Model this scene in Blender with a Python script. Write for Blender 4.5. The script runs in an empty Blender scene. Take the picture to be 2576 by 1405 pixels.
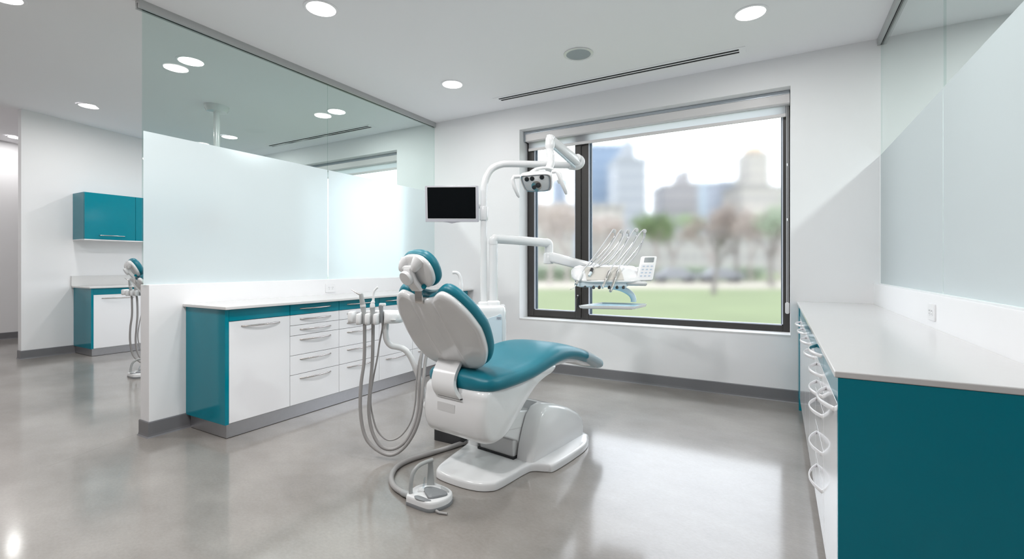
import bpy, math, random
from math import sin, cos, pi, radians, sqrt, atan2
from mathutils import Vector, Matrix, noise

S = bpy.context.scene
COL = S.collection
rnd = random.Random(7)

# ---------------------------------------------------------------- materials
def mat(name):
    m = bpy.data.materials.new(name)
    m.use_nodes = True
    nt = m.node_tree
    nt.nodes.clear()
    out = nt.nodes.new('ShaderNodeOutputMaterial')
    return m, nt, out

def N(nt, typ, **kw):
    n = nt.nodes.new(typ)
    for k, v in kw.items():
        if k in n.inputs:
            n.inputs[k].default_value = v
        else:
            setattr(n, k, v)
    return n

def pbr(name, col, rough=.4, metal=0., spec=.5, coat=0., noise_amt=0., scale=20., bump=0., bscale=200., **kw):
    m, nt, out = mat(name)
    b = N(nt, 'ShaderNodeBsdfPrincipled')
    b.inputs['Base Color'].default_value = (*col, 1)
    b.inputs['Roughness'].default_value = rough
    b.inputs['Metallic'].default_value = metal
    b.inputs['Specular IOR Level'].default_value = spec
    b.inputs['Coat Weight'].default_value = coat
    b.inputs['Coat Roughness'].default_value = .03
    for k, v in kw.items():
        b.inputs[k].default_value = v
    tc = N(nt, 'ShaderNodeTexCoord')
    if noise_amt:
        t = N(nt, 'ShaderNodeTexNoise', Scale=scale, Detail=4.)
        nt.links.new(tc.outputs['Object'], t.inputs['Vector'])
        r = N(nt, 'ShaderNodeMapRange')
        r.inputs['To Min'].default_value = 1 - noise_amt
        r.inputs['To Max'].default_value = 1 + noise_amt
        nt.links.new(t.outputs['Fac'], r.inputs['Value'])
        mx = N(nt, 'ShaderNodeMix', data_type='RGBA', blend_type='MULTIPLY')
        mx.inputs[0].default_value = 1
        mx.inputs[6].default_value = (*col, 1)
        nt.links.new(r.outputs['Result'], mx.inputs[7])
        nt.links.new(mx.outputs[2], b.inputs['Base Color'])
    if bump:
        t2 = N(nt, 'ShaderNodeTexNoise', Scale=bscale, Detail=2.)
        nt.links.new(tc.outputs['Object'], t2.inputs['Vector'])
        bp = N(nt, 'ShaderNodeBump', Strength=bump, Distance=.002)
        nt.links.new(t2.outputs['Fac'], bp.inputs['Height'])
        nt.links.new(bp.outputs['Normal'], b.inputs['Normal'])
    nt.links.new(b.outputs[0], out.inputs[0])
    return m

M = {}
M['wall'] = pbr('wall_paint', (.845, .845, .855), .6, spec=.3, noise_amt=.012, scale=3, bump=.06, bscale=350)
M['ceiling'] = pbr('ceiling_paint', (.955, .945, .972), .7, spec=.2, noise_amt=.01, scale=2)
M['base'] = pbr('baseboard_vinyl', (.17, .17, .18), .35, noise_amt=.05, scale=8)
M['metal'] = pbr('brushed_metal', (.50, .50, .52), .34, 1.0, noise_amt=.05, scale=30)
M['rail'] = pbr('rail_aluminium', (.47, .48, .48), .45, .25)
M['steel'] = pbr('polished_steel', (.62, .60, .58), .22, 1.0)
M['chrome'] = pbr('chrome', (.75, .76, .78), .08, 1.0)
M['handle'] = pbr('handle_satin_nickel', (.56, .53, .51), .25, 1.0)
M['handle_white'] = pbr('handle_satin_white', (.80, .79, .80), .22, .25)
M['teal'] = pbr('teal_lacquer', (.0, .205, .275), .11, spec=.3, coat=.0, noise_amt=.01)
M['teal_up'] = pbr('teal_upholstery', (.004, .165, .225), .38, spec=.45, noise_amt=.03, scale=6, bump=.08, bscale=420)
M['white_front'] = pbr('white_gloss_front', (.87, .87, .885), .10, spec=.5, coat=.3)
M['counter'] = pbr('quartz_counter', (.66, .655, .65), .16, spec=.5, noise_amt=.015, scale=60)
M['plastic'] = pbr('white_plastic', (.78, .785, .79), .16, spec=.5, coat=.4)
M['plastic_shade'] = pbr('pale_grey_plastic', (.64, .64, .64), .3)
M['plastic_blue'] = pbr('bluish_plastic', (.66, .76, .82), .2, coat=.3)
M['grey_plastic'] = pbr('grey_plastic', (.23, .24, .25), .35)
M['mid_plastic'] = pbr('mid_grey_plastic', (.36, .37, .37), .35)
M['hose'] = pbr('grey_hose', (.36, .35, .345), .42, noise_amt=.02)
M['hose_light'] = pbr('pale_hose', (.62, .62, .64), .3)
M['black'] = pbr('black_plastic', (.018, .019, .022), .4)
M['dark_box'] = pbr('dark_grey_plastic', (.035, .036, .04), .45)
M['screen'] = pbr('screen_glass', (.003, .004, .005), .3, spec=.08)
M['silver'] = pbr('silver_bezel', (.62, .62, .67), .3, .3)
M['lcd'] = pbr('lcd_glass', (.20, .23, .24), .2)
M['key'] = pbr('key_pad', (.70, .70, .72), .4)
M['key_blue'] = pbr('key_symbol', (.42, .50, .60), .4)
M['frame'] = pbr('bronze_frame', (.052, .048, .046), .38, .3)
M['gasket'] = pbr('window_gasket', (.09, .13, .17), .3)
M['bead'] = pbr('glazing_bead', (.62, .66, .74), .3)
M['void'] = pbr('dark_void', (.012, .013, .018), .7)
M['speaker'] = pbr('speaker_mesh', (.38, .42, .45), .6, bump=.3, bscale=900)
M['blind_box'] = pbr('blind_cassette', (.72, .70, .70), .4)
M['blind_trim'] = pbr('blind_cassette_trim', (.42, .46, .50), .35, .5)
M['beige'] = pbr('beige_mat', (.56, .54, .50), .5)
M['teal_tray'] = pbr('light_teal_tray', (.28, .60, .72), .25)
M['label'] = pbr('label_grey', (.46, .50, .55), .5)
M['label_ink'] = pbr('label_ink', (.16, .19, .25), .5)
M['lamp_glass'] = pbr('lamp_reflector', (.40, .44, .48), .3, .25, noise_amt=.25, scale=30)
M['outlet'] = pbr('outlet_plastic', (.82, .82, .83), .3)
M['slot'] = pbr('outlet_slot', (.20, .20, .21), .6)

CR1, CR0 = -2.8559, -9.7901
def concrete():
    m, nt, out = mat('polished_concrete')
    tc = N(nt, 'ShaderNodeTexCoord')
    mp = N(nt, 'ShaderNodeMapping'); mp.inputs['Rotation'].default_value = (0, 0, .5)
    mp.inputs['Scale'].default_value = (1, 1.5, 1)
    nt.links.new(tc.outputs['Object'], mp.inputs[0])
    n1 = N(nt, 'ShaderNodeTexNoise', Scale=1.3, Detail=5., Roughness=.58)
    n2 = N(nt, 'ShaderNodeTexNoise', Scale=55., Detail=4., Roughness=.65)
    n3 = N(nt, 'ShaderNodeTexNoise', Scale=230., Detail=2.)
    for n in (n1, n2, n3):
        nt.links.new(mp.outputs[0], n.inputs['Vector'])
    cr = N(nt, 'ShaderNodeValToRGB')
    e = cr.color_ramp.elements
    e[0].position = .28; e[0].color = (.175, .154, .136, 1)
    e[1].position = .74; e[1].color = (.335, .312, .287, 1)
    nt.links.new(n1.outputs['Fac'], cr.inputs[0])
    mr = N(nt, 'ShaderNodeMapRange'); mr.inputs['To Min'].default_value = .78; mr.inputs['To Max'].default_value = 1.20
    nt.links.new(n2.outputs['Fac'], mr.inputs['Value'])
    mx = N(nt, 'ShaderNodeMix', data_type='RGBA', blend_type='MULTIPLY'); mx.inputs[0].default_value = 1
    nt.links.new(cr.outputs[0], mx.inputs[6]); nt.links.new(mr.outputs[0], mx.inputs[7])
    # one hairline crack wandering across the floor by the half wall end
    sx = N(nt, 'ShaderNodeSeparateXYZ'); nt.links.new(tc.outputs['Object'], sx.inputs[0])
    nd = N(nt, 'ShaderNodeTexNoise', Scale=3.5, Detail=6.)
    nt.links.new(tc.outputs['Object'], nd.inputs['Vector'])
    def mth(op, a, b, c=None):
        n = N(nt, 'ShaderNodeMath', operation=op)
        for i, q in enumerate((a, b, c)):
            if q is None: continue
            if isinstance(q, (int, float)): n.inputs[i].default_value = q
            else: nt.links.new(q, n.inputs[i])
        return n.outputs[0]
    # signed distance to the line y = CR0 + CR1 * x, bent by noise
    ln = mth('SUBTRACT', sx.outputs[1], mth('MULTIPLY_ADD', sx.outputs[0], CR1, CR0))
    ln = mth('ABSOLUTE', mth('ADD', ln, mth('MULTIPLY_ADD', nd.outputs['Fac'], .10, -.05)), 0)
    far = mth('GREATER_THAN', sx.outputs[0], -3.80)
    lt = N(nt, 'ShaderNodeMapRange'); lt.inputs['From Max'].default_value = .009
    lt.inputs['To Min'].default_value = .5; lt.inputs['To Max'].default_value = 1
    nt.links.new(mth('ADD', ln, far), lt.inputs['Value'])
    mx2 = N(nt, 'ShaderNodeMix', data_type='RGBA', blend_type='MULTIPLY'); mx2.inputs[0].default_value = 1
    nt.links.new(mx.outputs[2], mx2.inputs[6]); nt.links.new(lt.outputs[0], mx2.inputs[7])
    b = N(nt, 'ShaderNodeBsdfPrincipled')
    b.inputs['Specular IOR Level'].default_value = .6
    b.inputs['Coat Weight'].default_value = .8
    b.inputs['Coat Roughness'].default_value = .12
    b.inputs['Coat IOR'].default_value = 1.7
    nt.links.new(mx2.outputs[2], b.inputs['Base Color'])
    rr = N(nt, 'ShaderNodeMapRange'); rr.inputs['To Min'].default_value = .34; rr.inputs['To Max'].default_value = .46
    nt.links.new(n1.outputs['Fac'], rr.inputs['Value']); nt.links.new(rr.outputs[0], b.inputs['Roughness'])
    bp = N(nt, 'ShaderNodeBump', Strength=.10, Distance=.002)
    nt.links.new(n3.outputs['Fac'], bp.inputs['Height']); nt.links.new(bp.outputs[0], b.inputs['Normal'])
    nt.links.new(b.outputs[0], out.inputs[0])
    return m
M['floor'] = concrete()

def front_fresnel(nt, ior):
    # mirror part of the outer face only; the inner face just passes the light on
    fr = N(nt, 'ShaderNodeFresnel', IOR=ior)
    ge = N(nt, 'ShaderNodeNewGeometry')
    inv = N(nt, 'ShaderNodeMath', operation='SUBTRACT'); inv.inputs[0].default_value = 1
    nt.links.new(ge.outputs['Backfacing'], inv.inputs[1])
    mu = N(nt, 'ShaderNodeMath', operation='MULTIPLY')
    nt.links.new(fr.outputs[0], mu.inputs[0]); nt.links.new(inv.outputs[0], mu.inputs[1])
    return mu.outputs[0]

def clear_glass(name, tint, refl=1.0):
    m, nt, out = mat(name)
    tr = N(nt, 'ShaderNodeBsdfTransparent'); tr.inputs[0].default_value = (*tint, 1)
    gl = N(nt, 'ShaderNodeBsdfGlossy'); gl.inputs['Roughness'].default_value = .0
    gl.inputs['Color'].default_value = (refl, refl, refl, 1)
    fr = front_fresnel(nt, 1.45)
    mx = N(nt, 'ShaderNodeMixShader')
    nt.links.new(fr, mx.inputs[0]); nt.links.new(tr.outputs[0], mx.inputs[1]); nt.links.new(gl.outputs[0], mx.inputs[2])
    nt.links.new(mx.outputs[0], out.inputs[0])
    return m
M['glass'] = clear_glass('partition_glass', (.875, .935, .922))
M['clear'] = clear_glass('clear_plastic', (.86, .90, .92))
def vinyl():
    m, nt, out = mat('clear_vinyl')
    tr = N(nt, 'ShaderNodeBsdfTransparent'); tr.inputs[0].default_value = (.93, .96, .97, 1)
    gl = N(nt, 'ShaderNodeBsdfPrincipled'); gl.inputs['Base Color'].default_value = (.88, .92, .94, 1); gl.inputs['Roughness'].default_value = .12
    mx = N(nt, 'ShaderNodeMixShader'); mx.inputs[0].default_value = .42
    nt.links.new(tr.outputs[0], mx.inputs[1]); nt.links.new(gl.outputs[0], mx.inputs[2]); nt.links.new(mx.outputs[0], out.inputs[0])
    return m
M['sleeve'] = vinyl()

def frosted():
    m, nt, out = mat('frosted_film')
    tl = N(nt, 'ShaderNodeBsdfTranslucent'); tl.inputs[0].default_value = (.86, .925, .955, 1)
    df = N(nt, 'ShaderNodeBsdfDiffuse'); df.inputs[0].default_value = (.77, .815, .84, 1)
    rf = N(nt, 'ShaderNodeBsdfRefraction'); rf.inputs['Color'].default_value = (.90, .97, 1.0, 1)
    rf.inputs['Roughness'].default_value = .70; rf.inputs['IOR'].default_value = 1.18
    m1 = N(nt, 'ShaderNodeMixShader'); m1.inputs[0].default_value = .74
    m2 = N(nt, 'ShaderNodeMixShader'); m2.inputs[0].default_value = .24
    nt.links.new(tl.outputs[0], m1.inputs[1]); nt.links.new(df.outputs[0], m1.inputs[2])
    nt.links.new(m1.outputs[0], m2.inputs[1]); nt.links.new(rf.outputs[0], m2.inputs[2])
    nt.links.new(m2.outputs[0], out.inputs[0])
    return m
M['frost'] = frosted()

def soft_pane():
    m, nt, out = mat('soft_window_glass')
    rf = N(nt, 'ShaderNodeBsdfRefraction'); rf.inputs['Color'].default_value = (.97, .985, 1.0, 1)
    rf.inputs['Roughness'].default_value = .215; rf.inputs['IOR'].default_value = 1.12
    gl = N(nt, 'ShaderNodeBsdfGlossy'); gl.inputs['Roughness'].default_value = .02
    fr = front_fresnel(nt, 1.04)
    mx = N(nt, 'ShaderNodeMixShader')
    nt.links.new(fr, mx.inputs[0]); nt.links.new(rf.outputs[0], mx.inputs[1]); nt.links.new(gl.outputs[0], mx.inputs[2])
    nt.links.new(mx.outputs[0], out.inputs[0])
    return m
M['pane'] = soft_pane()

def fabric():
    m, nt, out = mat('blind_fabric')
    tl = N(nt, 'ShaderNodeBsdfTranslucent'); tl.inputs[0].default_value = (.93, .95, .98, 1)
    df = N(nt, 'ShaderNodeBsdfDiffuse'); df.inputs[0].default_value = (.70, .70, .72, 1)
    mx = N(nt, 'ShaderNodeMixShader'); mx.inputs[0].default_value = .30
    nt.links.new(tl.outputs[0], mx.inputs[1]); nt.links.new(df.outputs[0], mx.inputs[2])
    nt.links.new(mx.outputs[0], out.inputs[0])
    return m
M['fabric'] = fabric()

def emitter(name, col, st):
    m, nt, out = mat(name)
    e = N(nt, 'ShaderNodeEmission', Strength=st); e.inputs[0].default_value = (*col, 1)
    nt.links.new(e.outputs[0], out.inputs[0])
    return m
M['lamp'] = emitter('downlight_diffuser', (1, .985, .96), 9.0)

def facade(name, wall, glass, sx, sz, frac=.5):
    m, nt, out = mat(name)
    tc = N(nt, 'ShaderNodeTexCoord')
    mp = N(nt, 'ShaderNodeMapping'); mp.inputs['Rotation'].default_value = (radians(90), 0, 0)
    sep = N(nt, 'ShaderNodeSeparateXYZ'); nt.links.new(tc.outputs['Object'], sep.inputs[0])
    ad = N(nt, 'ShaderNodeMath', operation='ADD'); nt.links.new(sep.outputs[0], ad.inputs[0]); nt.links.new(sep.outputs[1], ad.inputs[1])
    def cell(sock, size):
        d = N(nt, 'ShaderNodeMath', operation='DIVIDE'); d.inputs[1].default_value = size
        f = N(nt, 'ShaderNodeMath', operation='FRACT'); g = N(nt, 'ShaderNodeMath', operation='LESS_THAN'); g.inputs[1].default_value = frac
        nt.links.new(sock, d.inputs[0]); nt.links.new(d.outputs[0], f.inputs[0]); nt.links.new(f.outputs[0], g.inputs[0])
        return g.outputs[0]
    mul = N(nt, 'ShaderNodeMath', operation='MULTIPLY')
    nt.links.new(cell(ad.outputs[0], sx), mul.inputs[0]); nt.links.new(cell(sep.outputs[2], sz), mul.inputs[1])
    mx = N(nt, 'ShaderNodeMix', data_type='RGBA'); mx.inputs[6].default_value = (*wall, 1); mx.inputs[7].default_value = (*glass, 1)
    nt.links.new(mul.outputs[0], mx.inputs[0])
    b = N(nt, 'ShaderNodeBsdfPrincipled'); b.inputs['Roughness'].default_value = .7
    nt.links.new(mx.outputs[2], b.inputs['Base Color']); nt.links.new(b.outputs[0], out.inputs[0])
    return m
M['bark'] = pbr('bark', (.34, .30, .28), .9, noise_amt=.2, scale=3)
M['bark_dark'] = pbr('dark_bark', (.19, .17, .16), .9, noise_amt=.2, scale=3)
M['leaf'] = pbr('fresh_leaves', (.26, .34, .185), .8, noise_amt=.25, scale=1.5)
M['leaf2'] = pbr('dull_leaves', (.30, .36, .26), .8, noise_amt=.25, scale=1.5)
M['bud'] = pbr('tan_buds', (.46, .40, .365), .9, noise_amt=.2, scale=1.5)
M['lawn'] = pbr('lawn_grass', (.135, .165, .075), .9, noise_amt=.18, scale=.35)
M['path'] = pbr('pale_gravel_path', (.36, .325, .275), .9, noise_amt=.08, scale=.5)
M['car'] = pbr('car_paint', (.22, .225, .24), .4)

# ---------------------------------------------------------------- mesh helpers
def link(name, verts, faces, m, parent=None, smooth=0., bevel=0., seg=2, sub=0, solid=0.):
    me = bpy.data.meshes.new(name)
    me.from_pydata([tuple(v) for v in verts], [], faces)
    me.validate()
    me.update()
    import bmesh
    bm = bmesh.new(); bm.from_mesh(me)
    if solid == 0:
        bmesh.ops.recalc_face_normals(bm, faces=bm.faces)
    bm.to_mesh(me); bm.free()
    if smooth:
        me.polygons.foreach_set('use_smooth', [True] * len(me.polygons))
        if smooth < 3:
            me.set_sharp_from_angle(angle=smooth)
    me.materials.append(M[m])
    o = bpy.data.objects.new(name, me)
    COL.objects.link(o)
    if parent is not None:
        o.parent = parent
    if bevel:
        md = o.modifiers.new('edge', 'BEVEL'); md.width = bevel; md.segments = seg; md.limit_method = 'ANGLE'; md.angle_limit = radians(40)
        me.polygons.foreach_set('use_smooth', [True] * len(me.polygons))
        me.set_sharp_from_angle(angle=radians(35))
        md.harden_normals = True
    if sub:
        md = o.modifiers.new('soft', 'SUBSURF'); md.levels = sub; md.render_levels = sub
    if solid:
        md = o.modifiers.new('thick', 'SOLIDIFY'); md.thickness = solid
    return o

class MB:
    """collects shapes into one mesh"""
    def __init__(s): s.v = []; s.f = []
    def add(s, v, f):
        b = len(s.v); s.v += [tuple(x) for x in v]; s.f += [tuple(i + b for i in q) for q in f]; return s
    def box(s, lo, hi):
        x0, y0, z0 = lo; x1, y1, z1 = hi
        return s.add([(x0, y0, z0), (x1, y0, z0), (x1, y1, z0), (x0, y1, z0), (x0, y0, z1), (x1, y0, z1), (x1, y1, z1), (x0, y1, z1)],
                     [(3, 2, 1, 0), (4, 5, 6, 7), (0, 1, 5, 4), (1, 2, 6, 5), (2, 3, 7, 6), (3, 0, 4, 7)])
    def loft(s, secs, closed=True, caps=True):
        n = len(secs[0]); v = [p for q in secs for p in q]; f = []
        for i in range(len(secs) - 1):
            for j in range(n if closed else n - 1):
                k = (j + 1) % n
                f.append((i * n + j, i * n + k, (i + 1) * n + k, (i + 1) * n + j))
        if caps and closed:
            f.append(tuple(range(n - 1, -1, -1))); f.append(tuple((len(secs) - 1) * n + j for j in range(n)))
        return s.add(v, f)
    def tube(s, pts, r, res=12, flat=None):
        pts = [Vector(p) for p in pts]
        rs = r if isinstance(r, (list, tuple)) else [r] * len(pts)
        secs = []; up = None
        for i, p in enumerate(pts):
            t = (pts[min(i + 1, len(pts) - 1)] - pts[max(i - 1, 0)]).normalized()
            if up is None:
                up = Vector((0, 0, 1)) if abs(t.z) < .9 else Vector((1, 0, 0))
            a = t.cross(up)
            if a.length < 1e-5: a = t.orthogonal()
            a.normalize(); b = a.cross(t).normalized(); up = b
            ka, kb = flat if flat else (1, 1)
            secs.append([p + a * (rs[i] * ka * cos(2 * pi * j / res)) + b * (rs[i] * kb * sin(2 * pi * j / res)) for j in range(res)])
        return s.loft(secs)
    def lathe(s, prof, at=(0, 0, 0), axis=(0, 0, 1), res=32, caps=True):
        ax = Vector(axis).normalized(); a = ax.orthogonal().normalized(); b = ax.cross(a); at = Vector(at)
        return s.loft([[at + ax * z + a * (r * cos(2 * pi * j / res)) + b * (r * sin(2 * pi * j / res)) for j in range(res)] for r, z in prof], True, caps)
    def prism(s, outline, fn, n0, n1):
        return s.loft([[fn(a, b, n0) for a, b in outline], [fn(a, b, n1) for a, b in outline]])
    def pillow(s, outline, layers, fn, center=None, caps=True):
        cx = center[0] if center else sum(p[0] for p in outline) / len(outline)
        cy = center[1] if center else sum(p[1] for p in outline) / len(outline)
        return s.loft([[fn(cx + (a - cx) * k, cy + (b - cy) * k, n) for a, b in outline] for k, n in layers], True, caps)
    def build(s, name, m, parent=None, **kw): return link(name, s.v, s.f, m, parent, **kw)

def spline(pts, n=8, closed=False):
    P = [Vector(p) for p in pts]; out = []; L = len(P)
    for i in range(L if closed else L - 1):
        if closed: p0, p1, p2, p3 = P[i - 1], P[i], P[(i + 1) % L], P[(i + 2) % L]
        else: p0, p1, p2, p3 = P[max(i - 1, 0)], P[i], P[i + 1], P[min(i + 2, L - 1)]
        for k in range(n):
            t = k / n
            out.append(.5 * ((2 * p1) + (p2 - p0) * t + (2 * p0 - 5 * p1 + 4 * p2 - p3) * t * t + (3 * p1 - p0 - 3 * p2 + p3) * t ** 3))
    if not closed: out.append(P[-1])
    return out

def spline2(pts, n=6): return [(p.x, p.y) for p in spline([(a, b, 0) for a, b in pts], n, True)]

def rrect(w, h, r, n=5, cx=0, cy=0):
    o = []
    for sx, sy, a0 in ((1, 1, 0), (-1, 1, 90), (-1, -1, 180), (1, -1, 270)):
        for k in range(n + 1):
            a = radians(a0 + 90 * k / n)
            o.append((cx + sx * (w / 2 - r) + r * cos(a), cy + sy * (h / 2 - r) + r * sin(a)))
    return o

def frame(o, a, b, c):
    o, a, b, c = Vector(o), Vector(a).normalized(), Vector(b).normalized(), Vector(c).normalized()
    return lambda x, y, z: o + a * x + b * y + c * z

def box(name, lo, hi, m, parent=None, bevel=0., **kw): return MB().box(lo, hi).build(name, m, parent, bevel=bevel, **kw)
def tube(name, pts, r, m, parent=None, res=12, flat=None): return MB().tube(pts, r, res, flat).build(name, m, parent, smooth=1.0)
def lathe(name, prof, m, parent=None, at=(0, 0, 0), axis=(0, 0, 1), res=32, caps=True): return MB().lathe(prof, at, axis, res, caps).build(name, m, parent, smooth=.7)

def thing(name, label, cat, loc=(0, 0, 0), rz=0., group=None):
    o = bpy.data.objects.new(name, None); COL.objects.link(o)
    o.empty_display_size = .1
    o.location = loc; o.rotation_euler = (0, 0, rz)
    return tag(o, label, cat, group)

def tag(o, label, cat, group=None, kind=None):
    o['label'] = label; o['category'] = cat
    if group: o['group'] = group
    if kind: o['kind'] = kind
    return o

def struct(o, label=None):
    o['kind'] = 'structure'
    if label: o['label'] = label
    return o

def dup(root, loc, label, rz=None, group=None):
    def cp(o, par):
        c = o.copy(); COL.objects.link(c)
        if par is not None: c.parent = par
        for ch in list(o.children): cp(ch, c)
        return c
    r = cp(root, None); r.location = loc
    if rz is not None: r.rotation_euler = (0, 0, rz)
    r['label'] = label
    if group: r['group'] = group
    return r

# ---------------------------------------------------------------- measures of the place (metres)
YAW = radians(29.54)
YB = 4.80                       # window wall
XL, XLr = -3.82, -3.945         # near face / rear face of the left half wall
XR = .68                        # face of the right half wall
CH = 3.05
WALLX = -8.44                   # wall of the next room

def zc(x, y):
    return CH + .163 * min(max((-3.9 - x) / 4.55, 0), 1.35) * min(max((YB - y) / 2.67, 0), 1.15)

# ---------------------------------------------------------------- shell
fl = struct(box('floor', (-11.6, -4.6, -.12), (4.6, YB + .3, 0), 'floor'))
v = []; f = []
xs = [4.6, 1, -1, -2.5] + [-3.9 - .5 * i for i in range(16)]
ys = [-4.6, -3.4, -2.2] + [-2.2 + .5 * i for i in range(1, 16)]
for x in xs:
    for y in ys: v.append((x, y, zc(x, y)))
for i in range(len(xs) - 1):
    for j in range(len(ys) - 1):
        n = len(ys); f.append((i * n + j, i * n + j + 1, (i + 1) * n + j + 1, (i + 1) * n + j))
c_ = MB(); c_.add(v, f); c_.add([(x, y, z + .12) for x, y, z in v], [q[::-1] for q in f])
struct(c_.build('ceiling', 'ceiling', smooth=3.1))

def wall_holes(name, x0, x1, y0, y1, z0, z1, holes):
    xsr = sorted({x0, x1, *[h[0] for h in holes], *[h[1] for h in holes]}); zs = sorted({z0, z1, *[h[2] for h in holes], *[h[3] for h in holes]})
    b = MB()
    for i in range(len(xsr) - 1):
        for k in range(len(zs) - 1):
            cx, cz = (xsr[i] + xsr[i + 1]) / 2, (zs[k] + zs[k + 1]) / 2
            if any(h[0] < cx < h[1] and h[2] < cz < h[3] for h in holes): continue
            b.box((xsr[i], y0, zs[k]), (xsr[i + 1], y1, zs[k + 1]))
    return struct(b.build(name, 'wall'))
W1 = (-2.62, .097, .59, 2.784); PITCH = -4.626
W2 = (W1[0] + PITCH, W1[1] + PITCH, W1[2], W1[3])
wall_holes('wall_back', -11.6, 4.6, YB, YB + .42, 0, 3.45, [W1, W2])
struct(box('wall_front', (-11.6, -4.6, 0), (4.6, -4.5, 3.45), 'wall'))
struct(box('wall_right', (4.5, -4.6, 0), (4.6, YB, 3.45), 'wall'))
struct(box('wall_corridor', (-11.1, -4.6, 0), (-10.98, YB, 3.45), 'wall'))
struct(box('wall_side', (WALLX - .115, 2.13, 0), (WALLX, YB, 3.45), 'wall'), 'white wall of the next room with teal cabinets')
lw = struct(box('wall_left', (XLr, 1.60, 0), (XL, YB, 1.066), 'wall', bevel=.003))
rw = struct(box('wall_low', (XR, 1.60, 0), (XR + .125, YB, 1.056), 'wall', bevel=.003))

def coved(name, pts, h=.11, t=.008):
    """vinyl base: a strip with a flared foot following a plan path whose left side is the wall"""
    prof = [(0, h), (t * .6, h), (t, h - .006), (t, .022), (t * 1.3, .008), (t * 2.2, .0), (0, 0)]
    P = [Vector((x, y, 0)) for x, y in pts]; secs = []
    for i, p in enumerate(P):
        d0 = (P[i] - P[i - 1]).normalized() if i else (P[1] - P[0]).normalized()
        d1 = (P[i + 1] - P[i]).normalized() if i < len(P) - 1 else d0
        n0, n1 = Vector((d0.y, -d0.x, 0)), Vector((d1.y, -d1.x, 0))
        n = (n0 + n1); n = n / max(n.dot(n0), .2)
        secs.append([p + n * a + Vector((0, 0, b)) for a, b in prof])
    return struct(MB().loft(secs).build(name, 'base'))
coved('baseboard_back', [(-3.0, YB), (.157, YB)])
coved('baseboard_left', [(XLr, 3.4), (XLr, 1.60), (XL, 1.60), (XL, 1.875)][::1])
coved('baseboard_side', [(WALLX - .115, 4.7), (WALLX - .115, 2.13), (WALLX, 2.13), (WALLX, 2.66)])
coved('baseboard_corridor', [(-10.98, -2.0), (-10.98, YB)])

# ---------------------------------------------------------------- windows
def window(name, dx, full):
    x0, x1, z0, z1 = W1; Y = 5.0
    root = bpy.data.objects.new(name, None); COL.objects.link(root); root.location = (dx, 0, 0)
    root['kind'] = 'structure'
    fr = MB(); D = .07
    mx0, mx1 = -1.93, -1.849
    for lo, hi in (((x0, z0), (x0 + .03, z1)), ((x1 - .055, z0), (x1, z1)), ((x0 + .03, z0), (mx0, z0 + .025)), ((x0 + .03, z1 - .06), (mx0, z1)), ((mx1, z1 - .06), (x1 - .055, z1)), ((mx0, z0), (mx1, z1)), ((mx1, z0), (x1 - .055, z0 + .058))):
        fr.box((lo[0], Y, lo[1]), (hi[0], Y + D, hi[1]))
    fr.build('frame', 'frame', root, bevel=.003)
    sa = MB(); sx0, sx1, sz0, sz1 = x0 + .02, mx0 - .004, z0 + .018, z1 - .05
    w = .068
    for lo, hi in (((sx0, sz0), (sx0 + w, sz1)), ((sx1 - w, sz0), (sx1, sz1)), ((sx0 + w, sz0), (sx1 - w, sz0 + w)), ((sx0 + w, sz1 - w), (sx1 - w, sz1))):
        sa.box((lo[0], Y - .012, lo[1]), (hi[0], Y + .05, hi[1]))
    sash = sa.build('sash', 'frame', root, bevel=.004)
    for nm, (a, b, c, d) in (('a', (sx0 + w, sx1 - w, sz0 + w, sz1 - w)), ('b', (mx1, x1 - .055, z0 + .058, z1 - .06))):
        g = MB(); t = .010
        for lo, hi in (((a, c), (a + t, d)), ((b - t, c), (b, d)), ((a, c), (b, c + t)), ((a, d - t), (b, d))):
            g.box((lo[0], Y + .004, lo[1]), (hi[0], Y + .045, hi[1]))
        g.build('glazing_bead', 'bead', root)
        g = MB()
        for lo, hi in (((a + t, c), (a + t * 3, d)), ((b - t * 1.6, c), (b - t, d))):
            g.box((lo[0], Y + .03, lo[1]), (hi[0], Y + .05, hi[1]))
        g.build('gasket', 'gasket', root)
        box('pane', (a, Y + .05, c), (b, Y + .058, d), 'pane', root)
    if full:
        hd = MB(); hx = sx1 - .028
        hd.prism(rrect(.026, .14, .01, 4, hx, .80), frame((0, Y - .012, 0), (1, 0, 0), (0, 0, 1), (0, -1, 0)), 0, .012)
        hd.build('handle_plate', 'black', sash, bevel=.002)
        tube('handle', [(hx, Y - .024, .84), (hx, Y - .05, .84), (hx - .004, Y - .056, .825), (hx - .008, Y - .056, .72)], [.007, .007, .008, .006], 'frame', sash)
        lathe('lock', [(.010, 0), (.010, .008), (0, .009)], 'chrome', sash, (hx, Y - .024, .865), (0, -1, 0), 16)
    return root
window('window_1', 0, True)
window('window_2', PITCH, False)
struct(box('trim_1', (W1[0], YB - .002, W1[2] - .016), (W1[1], 5.0, W1[2] - .0005), 'counter'))

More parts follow.
